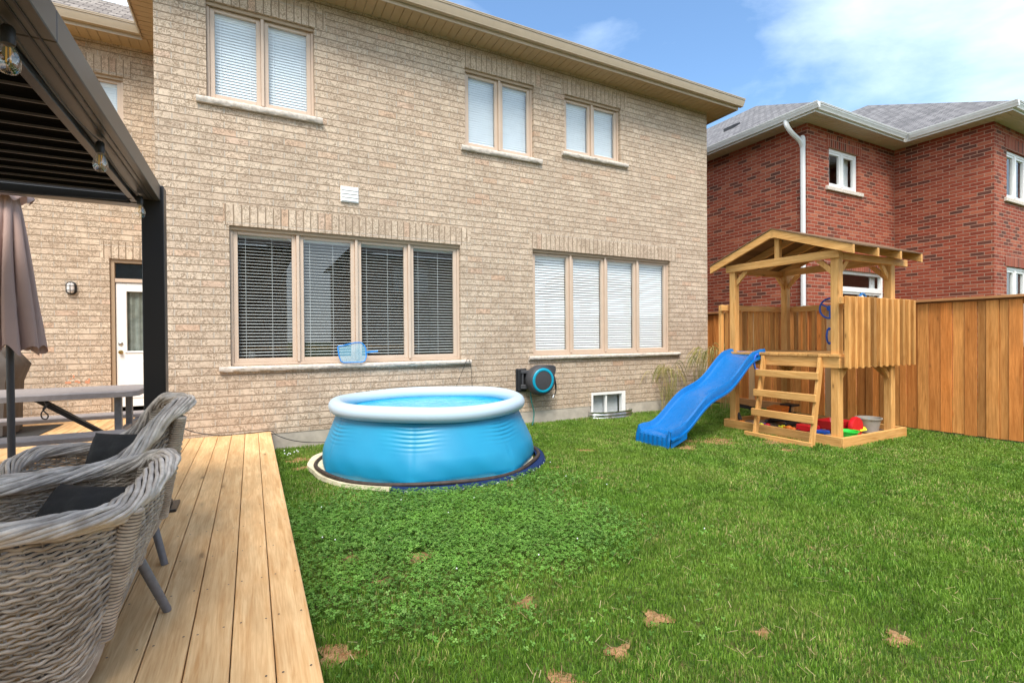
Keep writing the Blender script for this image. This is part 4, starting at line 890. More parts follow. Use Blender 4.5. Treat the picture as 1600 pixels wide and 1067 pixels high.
for i in range(9):
    a = -.9+1.8*i/8
    for x in (7.30, 7.46): V.append((x+.06*(a), 3.78+.09*math.sin(a)*1.0, .10+.05*math.cos(a*1.4)))
m.add(V, [(2*i, 2*i+1, 2*i+3, 2*i+2) for i in range(8)]); m.build('blade', 'yellowp', t, smooth=60); m = MB(); m.tube([(7.44, 3.80, .14), (7.56, 3.78, .12)], .016, 8); m.build('handle', 'redp', t, smooth=60)
t = thing('toy_dump_truck', 'red toy dump truck in front of the sandbox post', 'toy truck', (7.1, 3.95, .07), world=True)
m = MB(); m.add([(6.98, 3.86, .12), (7.26, 3.86, .12), (7.26, 4.10, .12), (6.98, 4.10, .12), (6.92, 3.82, .24), (7.30, 3.82, .24), (7.30, 4.14, .24), (6.92, 4.14, .24)], [(0, 3, 2, 1), (0, 1, 5, 4), (1, 2, 6, 5), (2, 3, 7, 6), (3, 0, 4, 7)]); m.build('tipper', 'redp', t, bevel=.008)
for x, y in ((7.0, 3.84), (7.24, 3.84), (7.0, 4.12), (7.24, 4.12)): m = MB(); m.lathe([(.001, -.02), (.055, -.018), (.06, 0), (.055, .018), (.001, .02)], (x, y, .10), 18, 'y'); m.build('wheel', 'redp', t, smooth=40)
m = MB(); m.lathe([(.001, -.03), (.13, -.03), (.14, 0), (.13, .03), (.10, .035), (.09, .01), (.001, .01)], (7.22, 3.76, .17), 30, 'y'); o = m.build('toy_disc', 'redp', smooth=40); tag(o, 'red round toy sieve standing on edge behind the green bowl', 'toy sieve')
t = thing('toy_truck', 'red and blue toy truck behind the ladder in the sandbox', 'toy truck', (6.72, 4.02, .06), world=True)
m = MB(); m.box(6.66, 6.80, 3.98, 4.24, .10, .19); m.build('body', 'redp', t, bevel=.012); m = MB(); m.box(6.66, 6.78, 3.84, 3.97, .10, .15); m.build('bed', 'blue_plastic', t, bevel=.01)
for y in (3.88, 4.05, 4.2): m = MB(); m.lathe([(.001, -.01), (.035, -.01), (.035, .01), (.001, .01)], (6.65, y, .085), 14, 'x'); m.build('wheel', 'black', t, smooth=40)
small = [((6.70, 4.36, .11), .042, 'orangep', 'small orange toy tumbled between the ladder rungs'), ((6.74, 4.47, .10), .036, 'yellowp', 'small yellow ball by the sandbox board under the ladder'), ((6.68, 4.28, .105), .036, 'orangep', 'orange toy cup beside the red and blue truck'),
         ((6.75, 4.72, .09), .034, 'redp', 'small red toy by the left ladder side'), ((6.72, 4.80, .09), .03, 'yellowp', 'yellow toy piece in the left of the sandbox')]
for c, r, mt, lb in small:
    m = MB(); m.ball((0, 0, 0), r, 12, (1, 1.15, .8)); m.tube([(0, r, 0), (0, r*1.9, r*.2)], r*.3, 6); o = m.build('sand_toy', mt, smooth=50); o.location = c; tag(o, lb, 'toy')
m = MB(); m.lathe([(.001, 0), (.10, 0), (.12, .02), (.115, .022), (.095, .006), (.001, .006)], (6.72, 4.82, .075), 24); tag(m.build('toy_tray', 'blue_plastic', smooth=40), 'flat blue toy dish behind the left ladder side', 'toy dish')
# ============================================================ pergola
pg = thing('pergola', 'black metal louvred pergola with a square post standing on the wooden deck', 'pergola', (-.58, 4.16, .24), world=True)
MB().box(-.645, -.52, 4.10, 4.225, .247, 2.462).build('post', 'metal_dark', pg, bevel=.004)
m = MB(); m.box(-.70, -.465, 4.045, 4.28, .241, .262); m.box(-.66, -.505, 4.085, 4.24, .262, .285); m.build('base_plate', 'metal_dark', pg, bevel=.004)
m = MB(); m.box(-.66, -.5365, 2.07, 4.0985, 2.355, 2.462); m.box(-.6605, -.5365, -1.5, 2.066, 2.3555, 2.4615); b = m.build('side_beam', 'metal_beam', pg, bevel=.003)
m = MB()
for x in (-.575, -.60): m.box(x-.003, x+.003, -1.5, 4.09, 2.352, 2.3555)
m.build('beam_groove', 'black', b)
m = MB(); m.box(-.70, -.661, -1.5, 4.098, 2.33, 2.45); m.build('inner_rail', 'metal_dark', pg, bevel=.003)
m = MB(); m.box(-5.2, -.646, 4.11, 4.22, 2.335, 2.455); m.box(-5.2, -.71, 4.07, 4.109, 2.315, 2.37); m.build('cross_beam', 'metal_dark', pg, bevel=.004)
MB().box(-5.2, -.646, 4.1095, 4.2205, 2.325, 2.3345).build('cross_beam_trim', 'metal_beam', pg)
y = 3.98; 
while y > -1.5:
    m = MB(); m.add([(x, y+dy, z) for x in (-4.6, -.702) for dy, z in ((-.074, 2.428), (.07, 2.408), (.074, 2.385), (.068, 2.385), (.064, 2.40), (-.074, 2.420))], [(0, 1, 7, 6), (1, 2, 8, 7), (2, 3, 9, 8), (3, 4, 10, 9), (4, 5, 11, 10), (5, 0, 6, 11), (0, 5, 4, 3, 2, 1), (6, 7, 8, 9, 10, 11)])
    m.build('louvre', 'louvre_black', pg)
    m = MB(); m.box(-4.6, -.702, y+.066, y+.0735, 2.374, 2.3845); m.build('louvre_lip', 'metal_beam', pg); y -= .152
for x in (-4.6,): m = MB(); m.box(x-.12, x, 4.10, 4.225, .25, 2.46); m.build('post', 'metal_dark', pg)
m = MB(); m.box(-4.72, -4.6, -1.5, 4.1, 2.355, 2.46); m.build('side_beam', 'metal_beam', pg)
# string of bulbs
sl_ = thing('string_light', 'string of clear glass bulbs on a black cable hanging under the pergola beam', 'string lights', (-.63, 2.97, 2.3), world=True)
bulbs = [(-.635, .95), (-.63, 2.0), (-.62, 2.965), (-.63, 3.965)]
pts = []
for (xa, ya), (xb, yb_) in zip(bulbs[:-1], bulbs[1:]):
    for t in np.linspace(0, 1, 14)[:-1]: pts.append((xa+(xb-xa)*t, ya+(yb_-ya)*t, 2.345-.035*4*t*(1-t)))
pts.append((-.63, 3.965, 2.345)); pts += [(-.72, 4.03, 2.32), (-1.4, 4.05, 2.30), (-2.4, 4.05, 2.27), (-3.6, 4.05, 2.3)]
m = MB(); m.tube(pts, .0035, 6); m.build('cable', 'dgrey', sl_, smooth=60)
for x, y in bulbs:
    m = MB(); m.lathe([(.001, 2.345), (.012, 2.343), (.017, 2.335), (.018, 2.30), (.016, 2.288), (.001, 2.288)], (x, y, 0), 16); so_ = m.build('socket', 'black', sl_, smooth=40)
    m = MB(); m.lathe([(.012, 2.289), (.014, 2.282), (.022, 2.268), (.029, 2.245), (.030, 2.232), (.026, 2.215), (.016, 2.203), (.001, 2.199)], (x, y, 0), 24); g = m.build('bulb', 'bulb_glass', sl_, smooth=80)
    m = MB(); m.tube([(x-.004, y, 2.28), (x-.005, y, 2.235)], .0022, 5); m.tube([(x+.004, y, 2.28), (x+.005, y, 2.235)], .0022, 5); m.build('filament', 'filament', g)

# ============================================================ umbrella
um = thing('patio_umbrella', 'closed taupe patio umbrella on a dark pole behind the pergola beam', 'umbrella', (-1.46, 4.6, .24), world=True)
ux, uy = -1.462, 4.6
MB().lathe([(.021, .30), (.021, 2.5)], (ux, uy, 0), 16).build('pole', 'dgrey', um, smooth=40)
m = MB(); m.lathe([(.001, .245), (.24, .245), (.24, .275), (.22, .30), (.04, .31), (.03, .45), (.022, .46)], (ux, uy, 0), 36); m.build('base', 'black', um, smooth=40)
m = MB(); V = []; n = 128; H = 36
for j in range(H+1):
    t = j/H; z = 2.50-1.13*t; r = .035+.150*t**.8
    for i in range(n):
        a = 2*math.pi*i/n; fold = abs(math.sin(a*4+.6*math.sin(3*t)))
        f2 = 1-.42*(1-fold)**1.5*min(1, t*3)+.05*math.sin(a*13+t*2)*t; V.append((ux+r*f2*math.cos(a), uy+r*f2*math.sin(a), z+(.035*math.sin(a*8)*smoothstep(.8, 1, t))-.03*t*math.cos(a+.4)))
m.add(V, [(j*n+i, (j+1)*n+i, (j+1)*n+(i+1) % n, j*n+(i+1) % n) for j in range(H) for i in range(n)])
for j in (H,):                                                       # inside returning up
    pass
m.build('canopy', 'taupe', um, smooth=70)
m = MB(); V = []
for j, (r, z) in enumerate(((.03, 2.54), (.06, 2.50), (.10, 2.44), (.125, 2.385), (.12, 2.375))):
    for i in range(64): a = 2*math.pi*i/64; V.append((ux+r*(1+.12*math.sin(a*8)*(j/4))*math.cos(a), uy+r*(1+.12*math.sin(a*8)*(j/4))*math.sin(a), z+.02*math.sin(a*8)*(j/4)))
m.add(V, [(j*64+i, (j+1)*64+i, (j+1)*64+(i+1) % 64, j*64+(i+1) % 64) for j in range(4) for i in range(64)]); m.build('top_flounce', 'taupe', um, smooth=70)

# ============================================================ folding picnic table
tb = thing('picnic_table', 'grey brown folding picnic table with attached benches on the deck', 'picnic table', (-1.80, 5.6, .24), world=True)
def plank(x0, x1, y0, y1, z0, z1, r, name):
    pts = []
    for cx, cy, a0 in ((x1-r, y1-r, 0), (x0+r, y1-r, 90), (x0+r, y0+r, 180), (x1-r, y0+r, 270)):
        for k in range(7): a = R(a0+15*k); pts.append((cx+r*math.cos(a), cy+r*math.sin(a)))
    n = len(pts); e = .008; m = MB()
    rings = [[(x, y, z0) for x, y in pts], [(x, y, z1-e) for x, y in pts]]
    mx_, my_ = (x0+x1)/2, (y0+y1)/2
    rings.append([(x-e*np.sign(x-mx_), y-e*np.sign(y-my_), z1) for x, y in pts])
    V = [p for q in rings for p in q]; m.add(V, [(j*n+i, j*n+(i+1) % n, (j+1)*n+(i+1) % n, (j+1)*n+i) for j in range(2) for i in range(n)]+[tuple(2*n+i for i in range(n)), tuple(range(n-1, -1, -1))])
    return m.build(name, 'table', tb, smooth=30)
plank(-2.72, -.86, 5.20, 5.95, .935, .985, .13, 'tabletop'); plank(-2.72, -.90, 4.83, 5.08, .645, .685, .04, 'bench'); plank(-2.72, -.90, 6.12, 6.37, .645, .685, .04, 'bench')
for x in (-1.02, -2.56):
    for y, y2 in ((5.36, 5.28), (5.79, 5.87)):
        MB().bar((x, y, .242), (x, y, .934), .05, .05, (0, 1, 0)).build('leg', 'grey_leg', tb, bevel=.004)
    m = MB(); m.bar((x, 4.9, .62), (x, 6.30, .62), .04, .04); m.build('bench_support', 'grey_leg', tb, bevel=.004)
    m = MB(); m.bar((x, 4.98, .242), (x, 6.22, .242+.03), .04, .04); m.build('foot_bar', 'grey_leg', tb)
for s in (-1, 1):
    m = MB(); m.bar((-1.05, 5.575, .50), (-1.62, 5.575+.03*s, .93), .028, .035); m.build('brace', 'black', tb); m = MB(); m.bar((-2.53, 5.575, .50), (-1.95, 5.575+.03*s, .93), .028, .035); m.build('brace', 'black', tb)
m = MB(); m.bar((-1.04, 5.36, .5), (-1.04, 5.79, .5), .03, .03); m.build('cross_bar', 'grey_leg', tb)
m = MB(); m.tube(catmull([(-1.46, 5.22, .93), (-1.45, 5.215, .89), (-1.48, 5.215, .84), (-1.475, 5.215, .80), (-1.45, 5.215, .79), (-1.44, 5.215, .82), (-1.47, 5.215, .87), (-1.43, 5.215, .92)], 30), .005, 6); tag(m.build('strap', 'black', smooth=60), 'small black strap loop hanging under the edge of the picnic table', 'strap')

# grill under its cover, on a mat
gr = thing('covered_grill', 'barbecue grill under a grey brown cover at the left edge by the brick wall', 'grill', (-3.0, 8.5, .24), world=True)
m = MB(); V = []; zs = [(.26, .50), (.9, .53), (1.12, .60), (1.28, .50), (1.37, .30), (1.40, .02)]
for j, (z, hw) in enumerate(zs):
    for i in range(48):
        a = 2*math.pi*i/48; sq = max(abs(math.cos(a)), abs(math.sin(a))); k = (1/sq)**.75; wr = 1+.02*math.sin(a*9+z*3)
        V.append((-3.15+hw*1.0*k*math.cos(a)*wr, 8.5+hw*.62*k*math.sin(a)*wr, z))
m.add(V, [(j*48+i, j*48+(i+1) % 48, (j+1)*48+(i+1) % 48, (j+1)*48+i) for j in range(len(zs)-1) for i in range(48)]); m.build('cover', 'cover', gr, smooth=60)
m = MB(); m.box(-3.9, -2.35, 7.7, 9.1, .2435, .25); tag(m.build('grill_mat', 'mat'), 'thin black mat on the deck boards under the covered grill', 'mat')

# ============================================================ wicker armchairs
def make_chair(label, origin, rimc, basec, posts, legs, flare=.028):
    """rimc, basec: world x, y and height above the deck, from the near front round the back to the far front"""
    ch = thing('wicker_armchair', label, 'armchair', (origin[0], origin[1], .241), group='wicker armchairs on the deck')
    o_ = np.array([origin[0], origin[1], 0]); n = 340; rim = catmull(np.array(rimc)-o_, n*4); base = catmull(np.array(basec)-o_, n*4)
    def even(P, w=None):
        d = np.concatenate([[0], np.cumsum(np.linalg.norm(np.diff(P, axis=0), axis=1))]); q = np.linspace(0, d[-1], n); return np.array([np.interp(q, d, P[:, c]) for c in range(3)]).T
    rim = even(rim); base = even(base)
    T = np.gradient(rim, axis=0); T /= np.linalg.norm(T, axis=1)[:, None]
    out_ = np.stack([-T[:, 1]*-1, -T[:, 0], 0*T[:, 0]], 1); out_ = np.cross(T, [0, 0, 1.]); out_ /= np.linalg.norm(out_, axis=1)[:, None]
    cen = np.array([*np.mean(rim, axis=0)[:2], 0]); sgn = np.sign(np.sum((rim-cen)[:, :2]*out_[:, :2], axis=1)); out_ *= sgn[n//2]
    upv = np.cross(out_, T); upv *= np.sign(upv[n//2][2])
    s = np.concatenate([[0], np.cumsum(np.linalg.norm(np.diff(rim, axis=0), axis=1))])
    # braided rim: thick rods twisting slowly round a flattened core
    m = MB(); K = 14; tw = 2*math.pi/.95; aw, bw = .041, .028
    for k in range(K):
        ph = 2*math.pi*k/K; th = ph+tw*s*(1 if True else -1)
        wob = .0045*np.sin(s*19+k*2.1)+.003*np.sin(s*47+k)
        end = np.clip(np.minimum(s, s[-1]-s)/.06, .25, 1)
        q = rim+out_*((aw*end+wob)*np.cos(th))[:, None]+upv*((bw*end+wob)*np.sin(th))[:, None]-out_*.008-upv*.004
        m.tube(q[::2], .0082+.0012*math.sin(k*3.3), 7)
    mc = MB()
    for k in range(7):
        th = 2*math.pi*k/7+tw*.6*s; q = rim+out_*(.022*np.cos(th)-.010)[:, None]+upv*(.014*np.sin(th)-.006)[:, None]; mc.tube(q[::4], .013, 6)
    m.build('braided_rim', 'wick_rim', ch, smooth=70); mc.build('rim_core', 'core', ch, smooth=70)
    # woven shell
    m = MB(); rows = 40; S_ = 58; per = 6; idx = np.linspace(6, n-7, S_*per+1)
    def surf(t, i):
        a = np.array([np.interp(i, np.arange(n), base[:, c]) for c in range(3)]).T; b = np.array([np.interp(i, np.arange(n), (rim-upv*.02)[:, c]) for c in range(3)]).T
        o = np.array([np.interp(i, np.arange(n), out_[:, c]) for c in range(3)]).T
        return a+(b-a)*t+o*(.028*max(0, math.sin(math.pi*t))**.9), o
    for r in range(rows):
        t = (r+.5)/rows; p, o = surf(t, idx); ph = np.arange(len(idx))/per*math.pi+(r % 2)*math.pi
        p = p+o*(.0062*np.cos(ph)-.03*t)[:, None]; p[:, 2] += .0022*np.sin(ph*2+r)
        m.tube(p, .0056+.0006*math.sin(r*5.1), 6)
    m.build('woven_shell', 'wick', ch, smooth=70)
    m = MB()
    for k in range(0, S_):
        i = np.array([6+(n-13)*k/S_]); pts = [surf(t, i)[0][0]-surf(t, i)[1][0]*(.03*t+.004) for t in np.linspace(0, .97, 9)]; m.tube(pts, .0040, 5)
    m.build('stakes', 'wick', ch, smooth=70)
    # wrapped posts: coils wound round the corners
    def coil(a, b, bow, r0, name='wrapped_post'):
        m = MB(); a, b, bow = map(np.array, (a, b, bow)); Ln = np.linalg.norm(b-a); turns = int(Ln/.0118); q = []
        d = (b-a)/Ln; u = np.cross(d, [0, 1., 0]); u /= np.linalg.norm(u); v = np.cross(d, u)
        for i in range(turns*12+1):
            t = i/(turns*12); th = 2*math.pi*i/12; c = a+(b-a)*t+bow*math.sin(math.pi*t); rr = r0*(1+.12*math.sin(3*t))
            q.append(c+(u*math.cos(th)+v*math.sin(th))*rr)
        m.tube(q, .0062, 5); m.tube([a+(b-a)*t+bow*math.sin(math.pi*t) for t in np.linspace(0, 1, 10)], r0*.9, 10); m.build(name, 'wick', ch, smooth=70)
    for (a, b, r0) in posts:
        a, b = np.array(a)-o_, np.array(b)-o_; coil(a, b, (-.004, 0, .0), r0)
    m = MB()
    for k, (dz, g) in enumerate(((0, 0), (.014, .006), (.028, .009), (.042, .006), (.056, .002))):
        q = base[::4]+out_[::4]*(.006+g)+np.array([0, 0, dz-.01]); m.tube(q, .008, 5)
    m.build('seat_border', 'wick', ch, smooth=70)
    m = MB(); ia, ib = base[int(n*.12)], base[int(n*.88)]
    for r in range(42):
        t = .06+.36*r/41; p, q = base[int(n*t)], base[int(n*(1-t))]; m.tube([(p[0], p[1], .36), (q[0], q[1], .36)], .0085, 5)
    m.build('seat', 'wick', ch, smooth=70)
    for a, b in legs:
        a, b = np.array(a)-o_, np.array(b)-o_
        m = MB(); m.tube([tuple(a+(b-a)*t) for t in (0, .5, .97, 1)], [.0185, .018, .0165, .014], 16); m.build('leg', 'grey_leg', ch, smooth=40)
        m = MB()
        for k in range(9):
            th = np.linspace(0, 2*math.pi, 15)[:-1]; rr = .026+.010*math.sin(math.pi*k/8); z = a[2]-.05+k*.010; m.tube([(a[0]+rr*math.cos(t), a[1]+rr*1.2*math.sin(t), z+.004*math.sin(t*2+k)) for t in th], .0056, 5, closed=True)
        m.build('leg_binding', 'wick', ch, smooth=70)
    return ch
def pillow(name, label, loc, rot, sx_=.46, sy_=.40, th=.13):
    m = MB(); n = 28; V = []; F = []
    def P_(i, j, s):
        u, v = 2*i/n-1, 2*j/n-1; e = (1-abs(u)**2.6)*(1-abs(v)**2.6); pin = 1-.07*(1-abs(u)**2)*abs(v)**4-.0; pin2 = 1-.07*(1-abs(v)**2)*abs(u)**4
        wr = .006*math.sin(u*9+v*4)*e+.004*math.sin(v*15-u*3)*e
        return (u*sx_/2*pin2*(1), v*sy_/2*pin, s*(th/2*max(0, e)**.42+wr*s+.001))
    for s in (1, -1):
        o = len(V); V += [P_(i, j, s) for i in range(n+1) for j in range(n+1)]
        F += [((o+i*(n+1)+j), (o+(i+1)*(n+1)+j), (o+(i+1)*(n+1)+j+1), (o+i*(n+1)+j+1)) if s > 0 else ((o+i*(n+1)+j), (o+i*(n+1)+j+1), (o+(i+1)*(n+1)+j+1), (o+(i+1)*(n+1)+j)) for i in range(n) for j in range(n)]
    m.add(V, F); o = m.build(name, 'pillow', smooth=80); o.location = loc; o.rotation_euler = rot; return tag(o, label, 'cushion', 'cushions on the wicker armchairs')
make_chair('nearer grey wicker armchair, cut by the left edge of the picture', (-.60, 2.45),
    [(-1.30, 2.30, .36), (-1.27, 2.14, .50), (-1.12, 2.03, .56), (-.90, 1.98, .59), (-.657, 1.98, .597), (-.519, 2.0, .597), (-.418, 2.08, .59), (-.386, 2.15, .596), (-.362, 2.25, .606), (-.342, 2.38, .623), (-.326, 2.52, .642), (-.330, 2.66, .645), (-.372, 2.79, .635), (-.455, 2.88, .60), (-.62, 2.93, .57), (-.85, 2.93, .56), (-1.10, 2.88, .54), (-1.25, 2.78, .48), (-1.30, 2.66, .36)],
    [(-1.16, 2.34, .03), (-1.12, 2.20, .03), (-1.0, 2.12, .03), (-.80, 2.09, .02), (-.60, 2.08, .02), (-.50, 2.10, .05), (-.455, 2.16, .17), (-.43, 2.26, .24), (-.415, 2.42, .29), (-.415, 2.6, .30), (-.43, 2.74, .27), (-.50, 2.82, .16), (-.62, 2.85, .05), (-.80, 2.86, .03), (-1.0, 2.82, .03), (-1.12, 2.74, .03), (-1.16, 2.62, .03)],
    [((-.462, 2.145, .15), (-.365, 2.13, .585), .026), ((-1.13, 2.2, .03), (-1.26, 2.15, .48), .022), ((-.50, 2.80, .15), (-.44, 2.84, .58), .026), ((-1.13, 2.74, .03), (-1.24, 2.77, .46), .022)],
    [((-.435, 2.53, .30), (-.33, 2.58, .0)), ((-.60, 2.2, .18), (-.63, 2.16, .0)), ((-1.05, 2.3, .25), (-1.10, 2.26, .0)), ((-1.05, 2.68, .25), (-1.10, 2.72, .0))])
make_chair('farther grey wicker armchair in front of the pergola post', (-.60, 3.25),
    [(-1.24, 2.98, .36), (-1.25, 2.84, .47), (-1.12, 2.74, .54), (-.90, 2.72, .58), (-.737, 2.85, .569), (-.637, 2.90, .573), (-.552, 2.95, .590), (-.497, 2.99, .637), (-.438, 3.03, .719), (-.383, 3.07, .786), (-.327, 3.14, .827), (-.312, 3.22, .834), (-.356, 3.36, .834), (-.420, 3.47, .83), (-.471, 3.53, .80), (-.515, 3.57, .741), (-.575, 3.60, .666), (-.66, 3.62, .60), (-.765, 3.62, .56), (-.87, 3.61, .56), (-.959, 3.58, .569), (-1.044, 3.52, .564), (-1.095, 3.42, .535), (-1.105, 3.34, .46)],
    [(-1.12, 3.02, .03), (-1.08, 2.92, .03), (-.95, 2.88, .03), (-.78, 2.93, .03), (-.60, 3.02, .06), (-.48, 3.10, .16), (-.43, 3.18, .25), (-.43, 3.30, .29), (-.48, 3.42, .28), (-.56, 3.50, .20), (-.68, 3.53, .08), (-.85, 3.50, .03), (-1.0, 3.44, .03), (-1.06, 3.34, .03)],
    [((-.43, 3.16, .24), (-.335, 3.10, .77), .027), ((-1.08, 2.92, .03), (-1.22, 2.83, .45), .022), ((-.56, 3.47, .22), (-.49, 3.53, .76), .027), ((-1.04, 3.38, .03), (-1.13, 3.42, .47), .022)],
    [((-.48, 3.17, .29), (-.41, 3.12, .0)), ((-.60, 3.44, .28), (-.57, 3.50, .0)), ((-1.0, 3.0, .25), (-1.05, 2.96, .0)), ((-.98, 3.38, .25), (-1.02, 3.42, .0))])
def orient(o, n_, h_):
    n_ = Vector(n_).normalized(); h_ = Vector(h_); h_ = (h_-n_*h_.dot(n_)).normalized(); v_ = n_.cross(h_)
    o.rotation_euler = Matrix(((h_.x, v_.x, n_.x), (h_.y, v_.y, n_.y), (h_.z, v_.z, n_.z))).to_euler()
orient(pillow('cushion', 'charcoal cushion in the nearer wicker armchair', (-.60, 2.50, .655), (0, 0, 0), .50, .40, .14), (-.50, -.60, .62), (.80, -.58, 0))
orient(pillow('cushion', 'charcoal cushion leaning in the farther wicker armchair', (-.605, 3.30, .715), (0, 0, 0), .50, .42, .13), (-.55, -.75, .38), (.82, -.56, .04))

# ============================================================ ornamental grass by the corner
M = Mat('dry_grass_stem', .8, spec=.2); r = M.island(); M.color(M.ramp(r, (0., (.10, .15, .03)), (.45, (.26, .24, .07)), (1., (.48, .36, .16)))); M_['reed'] = M.m
def reed(name, label, cx, cy, hgt, n, sp, lean=(0, 0)):
    m = MB()
    for i in range(n):
        a = random.uniform(0, 2*math.pi); h_ = hgt*random.uniform(.45, 1); s = sp*random.uniform(.2, 1); b = (cx+random.gauss(0, .09), cy+random.gauss(0, .05))
        pts = [(b[0]+(math.cos(a)*s+lean[0]*h_)*t**1.8, min(b[1]+(math.sin(a)*s*.6+lean[1]*h_)*t**1.8, 6.99 if cx < 8.1 else 8), h_*(t-.18*t**3*(s/sp))) for t in np.linspace(0, 1, 9)]
        w_ = random.uniform(.0022, .0042); m.tube(pts, [w_]*5+[w_*.8, w_*.6, w_*.5, w_*.25], 4)
        if h_ > hgt*.82:
            e = Vector(pts[-1]); q = [tuple(e+Vector((math.cos(a)*.05*k, math.sin(a)*.02*k, .03*k-.018*k*k))) for k in range(6)]; m.tube(q, [.003, .006, .007, .006, .004, .001], 5)
            for k in range(3): q2 = [tuple(e+Vector((math.cos(a+k)*.03*j, math.sin(a+k)*.02*j, .012*j-.012*j*j))) for j in range(5)]; m.tube(q2, .0016, 4)
    o = m.build(name, 'reed'); tag(o, label, 'plant', 'tall grasses by the house corner')
reed('ornamental_grass', 'tall feathery yellow grass between the slide and the house corner', 7.62, 6.72, 1.35, 130, .42, (.10, -.1))
reed('ornamental_grass', 'sparse green grass clump against the brick below the window end', 6.95, 6.86, 1.0, 70, .3)
reed('ornamental_grass', 'straw coloured seed heads arching over the fence corner', 8.2, 6.6, 1.55, 34, .45, (.06, -.08))

# ============================================================ lawn
def nz(x, y, sc, sd=0):
    v = 0
    for k in range(1, 5):
        a = sd*1.7+k*2.399; v = v+np.sin((x*math.cos(a)+y*math.sin(a))*sc*k**.8+sd+k*1.3)*np.cos((y*math.cos(a*1.3)-x*math.sin(a))*sc*.9*k**.7+k)/k**.5
    return v/1.6
def blocked(x, y):
    b = (x < .215) & (y < 7.1); b |= y > 7.02; b |= (x > 8.755); b |= (x-PC[0])**2+(y-PC[1])**2 < 1.355**2
    b |= (x > bx0-.005) & (x < bx1+.005) & (y > by0-.005) & (y < by1+.005)
    b |= ((x-5.66)/.46)**2+((y-7.04)/.30)**2 < 1
    return b
def bare(x, y):
    k = np.zeros_like(x)
    for bx, by, br in BARE:
        d = np.sqrt(((x-bx)/1.25)**2+(y-by)**2)/(br*.8)+.25*np.sin(x*31+y*17); k = np.maximum(k, np.clip(1.12-d, 0, 1)*1.5)
    return np.clip(k, 0, .82)
def attr_mesh(name, V, F3, F4, rnd, mat):
    me = bpy.data.meshes.new(name); nv = len(V); me.vertices.add(nv); me.vertices.foreach_set('co', V.astype(np.float32).ravel())
    nl = len(F3)*3+len(F4)*4; me.loops.add(nl); me.loops.foreach_set('vertex_index', np.concatenate([F3.ravel(), F4.ravel()]).astype(np.int32))
    me.polygons.add(len(F3)+len(F4)); st = np.concatenate([np.arange(len(F3))*3, len(F3)*3+np.arange(len(F4))*4]).astype(np.int32); me.polygons.foreach_set('loop_start', st)
    me.update(calc_edges=True); a = me.attributes.new('rnd', 'FLOAT', 'POINT'); a.data.foreach_set('value', rnd.astype(np.float32)); me.materials.append(mat); me.validate()
    o = bpy.data.objects.new(name, me); COL.objects.link(o); return tag(o, kind='stuff')
def leafmat(name, cols, patch, rough=.55):
    M = Mat(name, rough, spec=.35); a = M.n('ShaderNodeAttribute', attribute_name='rnd').outputs['Fac']; p = M.pos()
    c = M.ramp(a, *cols); c = M.mix(M.ramp(M.noise(p, .9, 4, .6), (.42, 0.), (.66, .55)), c, patch); c = M.mix(1., c, M.ramp(M.noise(p, 5, 3), (.3, .72), (.7, 1.22)), 'MULTIPLY'); M.color(c)
    t = M.n('ShaderNodeBsdfTranslucent', {'Color': M.mix(1., c, (1.1, 1.25, .5), 'MULTIPLY')}); mx = M.n('ShaderNodeMixShader', {0: .32, 1: M.b.outputs[0], 2: t.outputs[0]}); M.t.links.new(mx.outputs[0], M.o.inputs[0]); return M.m
N = 1150000
gx = RNG.uniform(.2, 8.76, N); gy = RNG.uniform(-1.5, 7.04, N)
dist = np.sqrt(gx**2+gy**2); az = np.degrees(np.arctan2(gx, gy)); rel = np.abs(az-27.76)
keep = (RNG.random(N) < np.clip((3.2/np.maximum(dist, 1))**1.0, 0, 1)) & (dist > .9) & ((rel < 56) | (RNG.random(N) < .12)) & ~blocked(gx, gy)
keep &= RNG.random(N) > bare(gx, gy)
clov = np.clip(1.25-np.sqrt(((gx-1.15)/1.25)**2+((gy-3.55)/1.15)**2)+.32*nz(gx, gy, 2.2, 3), 0, 1)*1.6
clov = np.clip(clov, 0, .80)
keep &= RNG.random(N) > clov*.85
gx, gy, dist = gx[keep], gy[keep], dist[keep]; n = len(gx)
wide = np.clip(dist/3.0, 1, 2.4)**.9; h_ = RNG.uniform(.010, .029, n)*(1+.30*nz(gx, gy, 1.7, 1)+.15*nz(gx, gy, 6., 2)); h_ *= np.where(np.minimum(np.abs(gx-.2), np.abs(gy-7.03)) < .12, 1.35, 1)
h_ *= 1-.5*bare(gx, gy)
w_ = .0019*wide*RNG.uniform(.7, 1.3, n); a = RNG.uniform(0, 2*np.pi, n); ln = RNG.uniform(.1, .95, n)*h_; la = RNG.uniform(0, 2*np.pi, n)
px, py = np.cos(a)*w_, np.sin(a)*w_; lx, ly = np.cos(la)*ln, np.sin(la)*ln
V = np.zeros((n, 5, 3)); V[:, 0] = np.stack([gx-px, gy-py, 0*gx-.01], 1); V[:, 1] = np.stack([gx+px, gy+py, 0*gx-.01], 1)
V[:, 2] = np.stack([gx-px*.8+lx*.35, gy-py*.8+ly*.35, h_*.55], 1); V[:, 3] = np.stack([gx+px*.8+lx*.35, gy+py*.8+ly*.35, h_*.55], 1); V[:, 4] = np.stack([gx+lx, gy+ly, h_*(1-.25*(ln/h_)**2)], 1)
b_ = np.arange(n)*5; F4 = np.stack([b_, b_+1, b_+3, b_+2], 1); F3 = np.stack([b_+2, b_+3, b_+4], 1)
rv = np.clip(RNG.random(n)**.9+.12*nz(gx, gy, 3., 5), 0, 1)
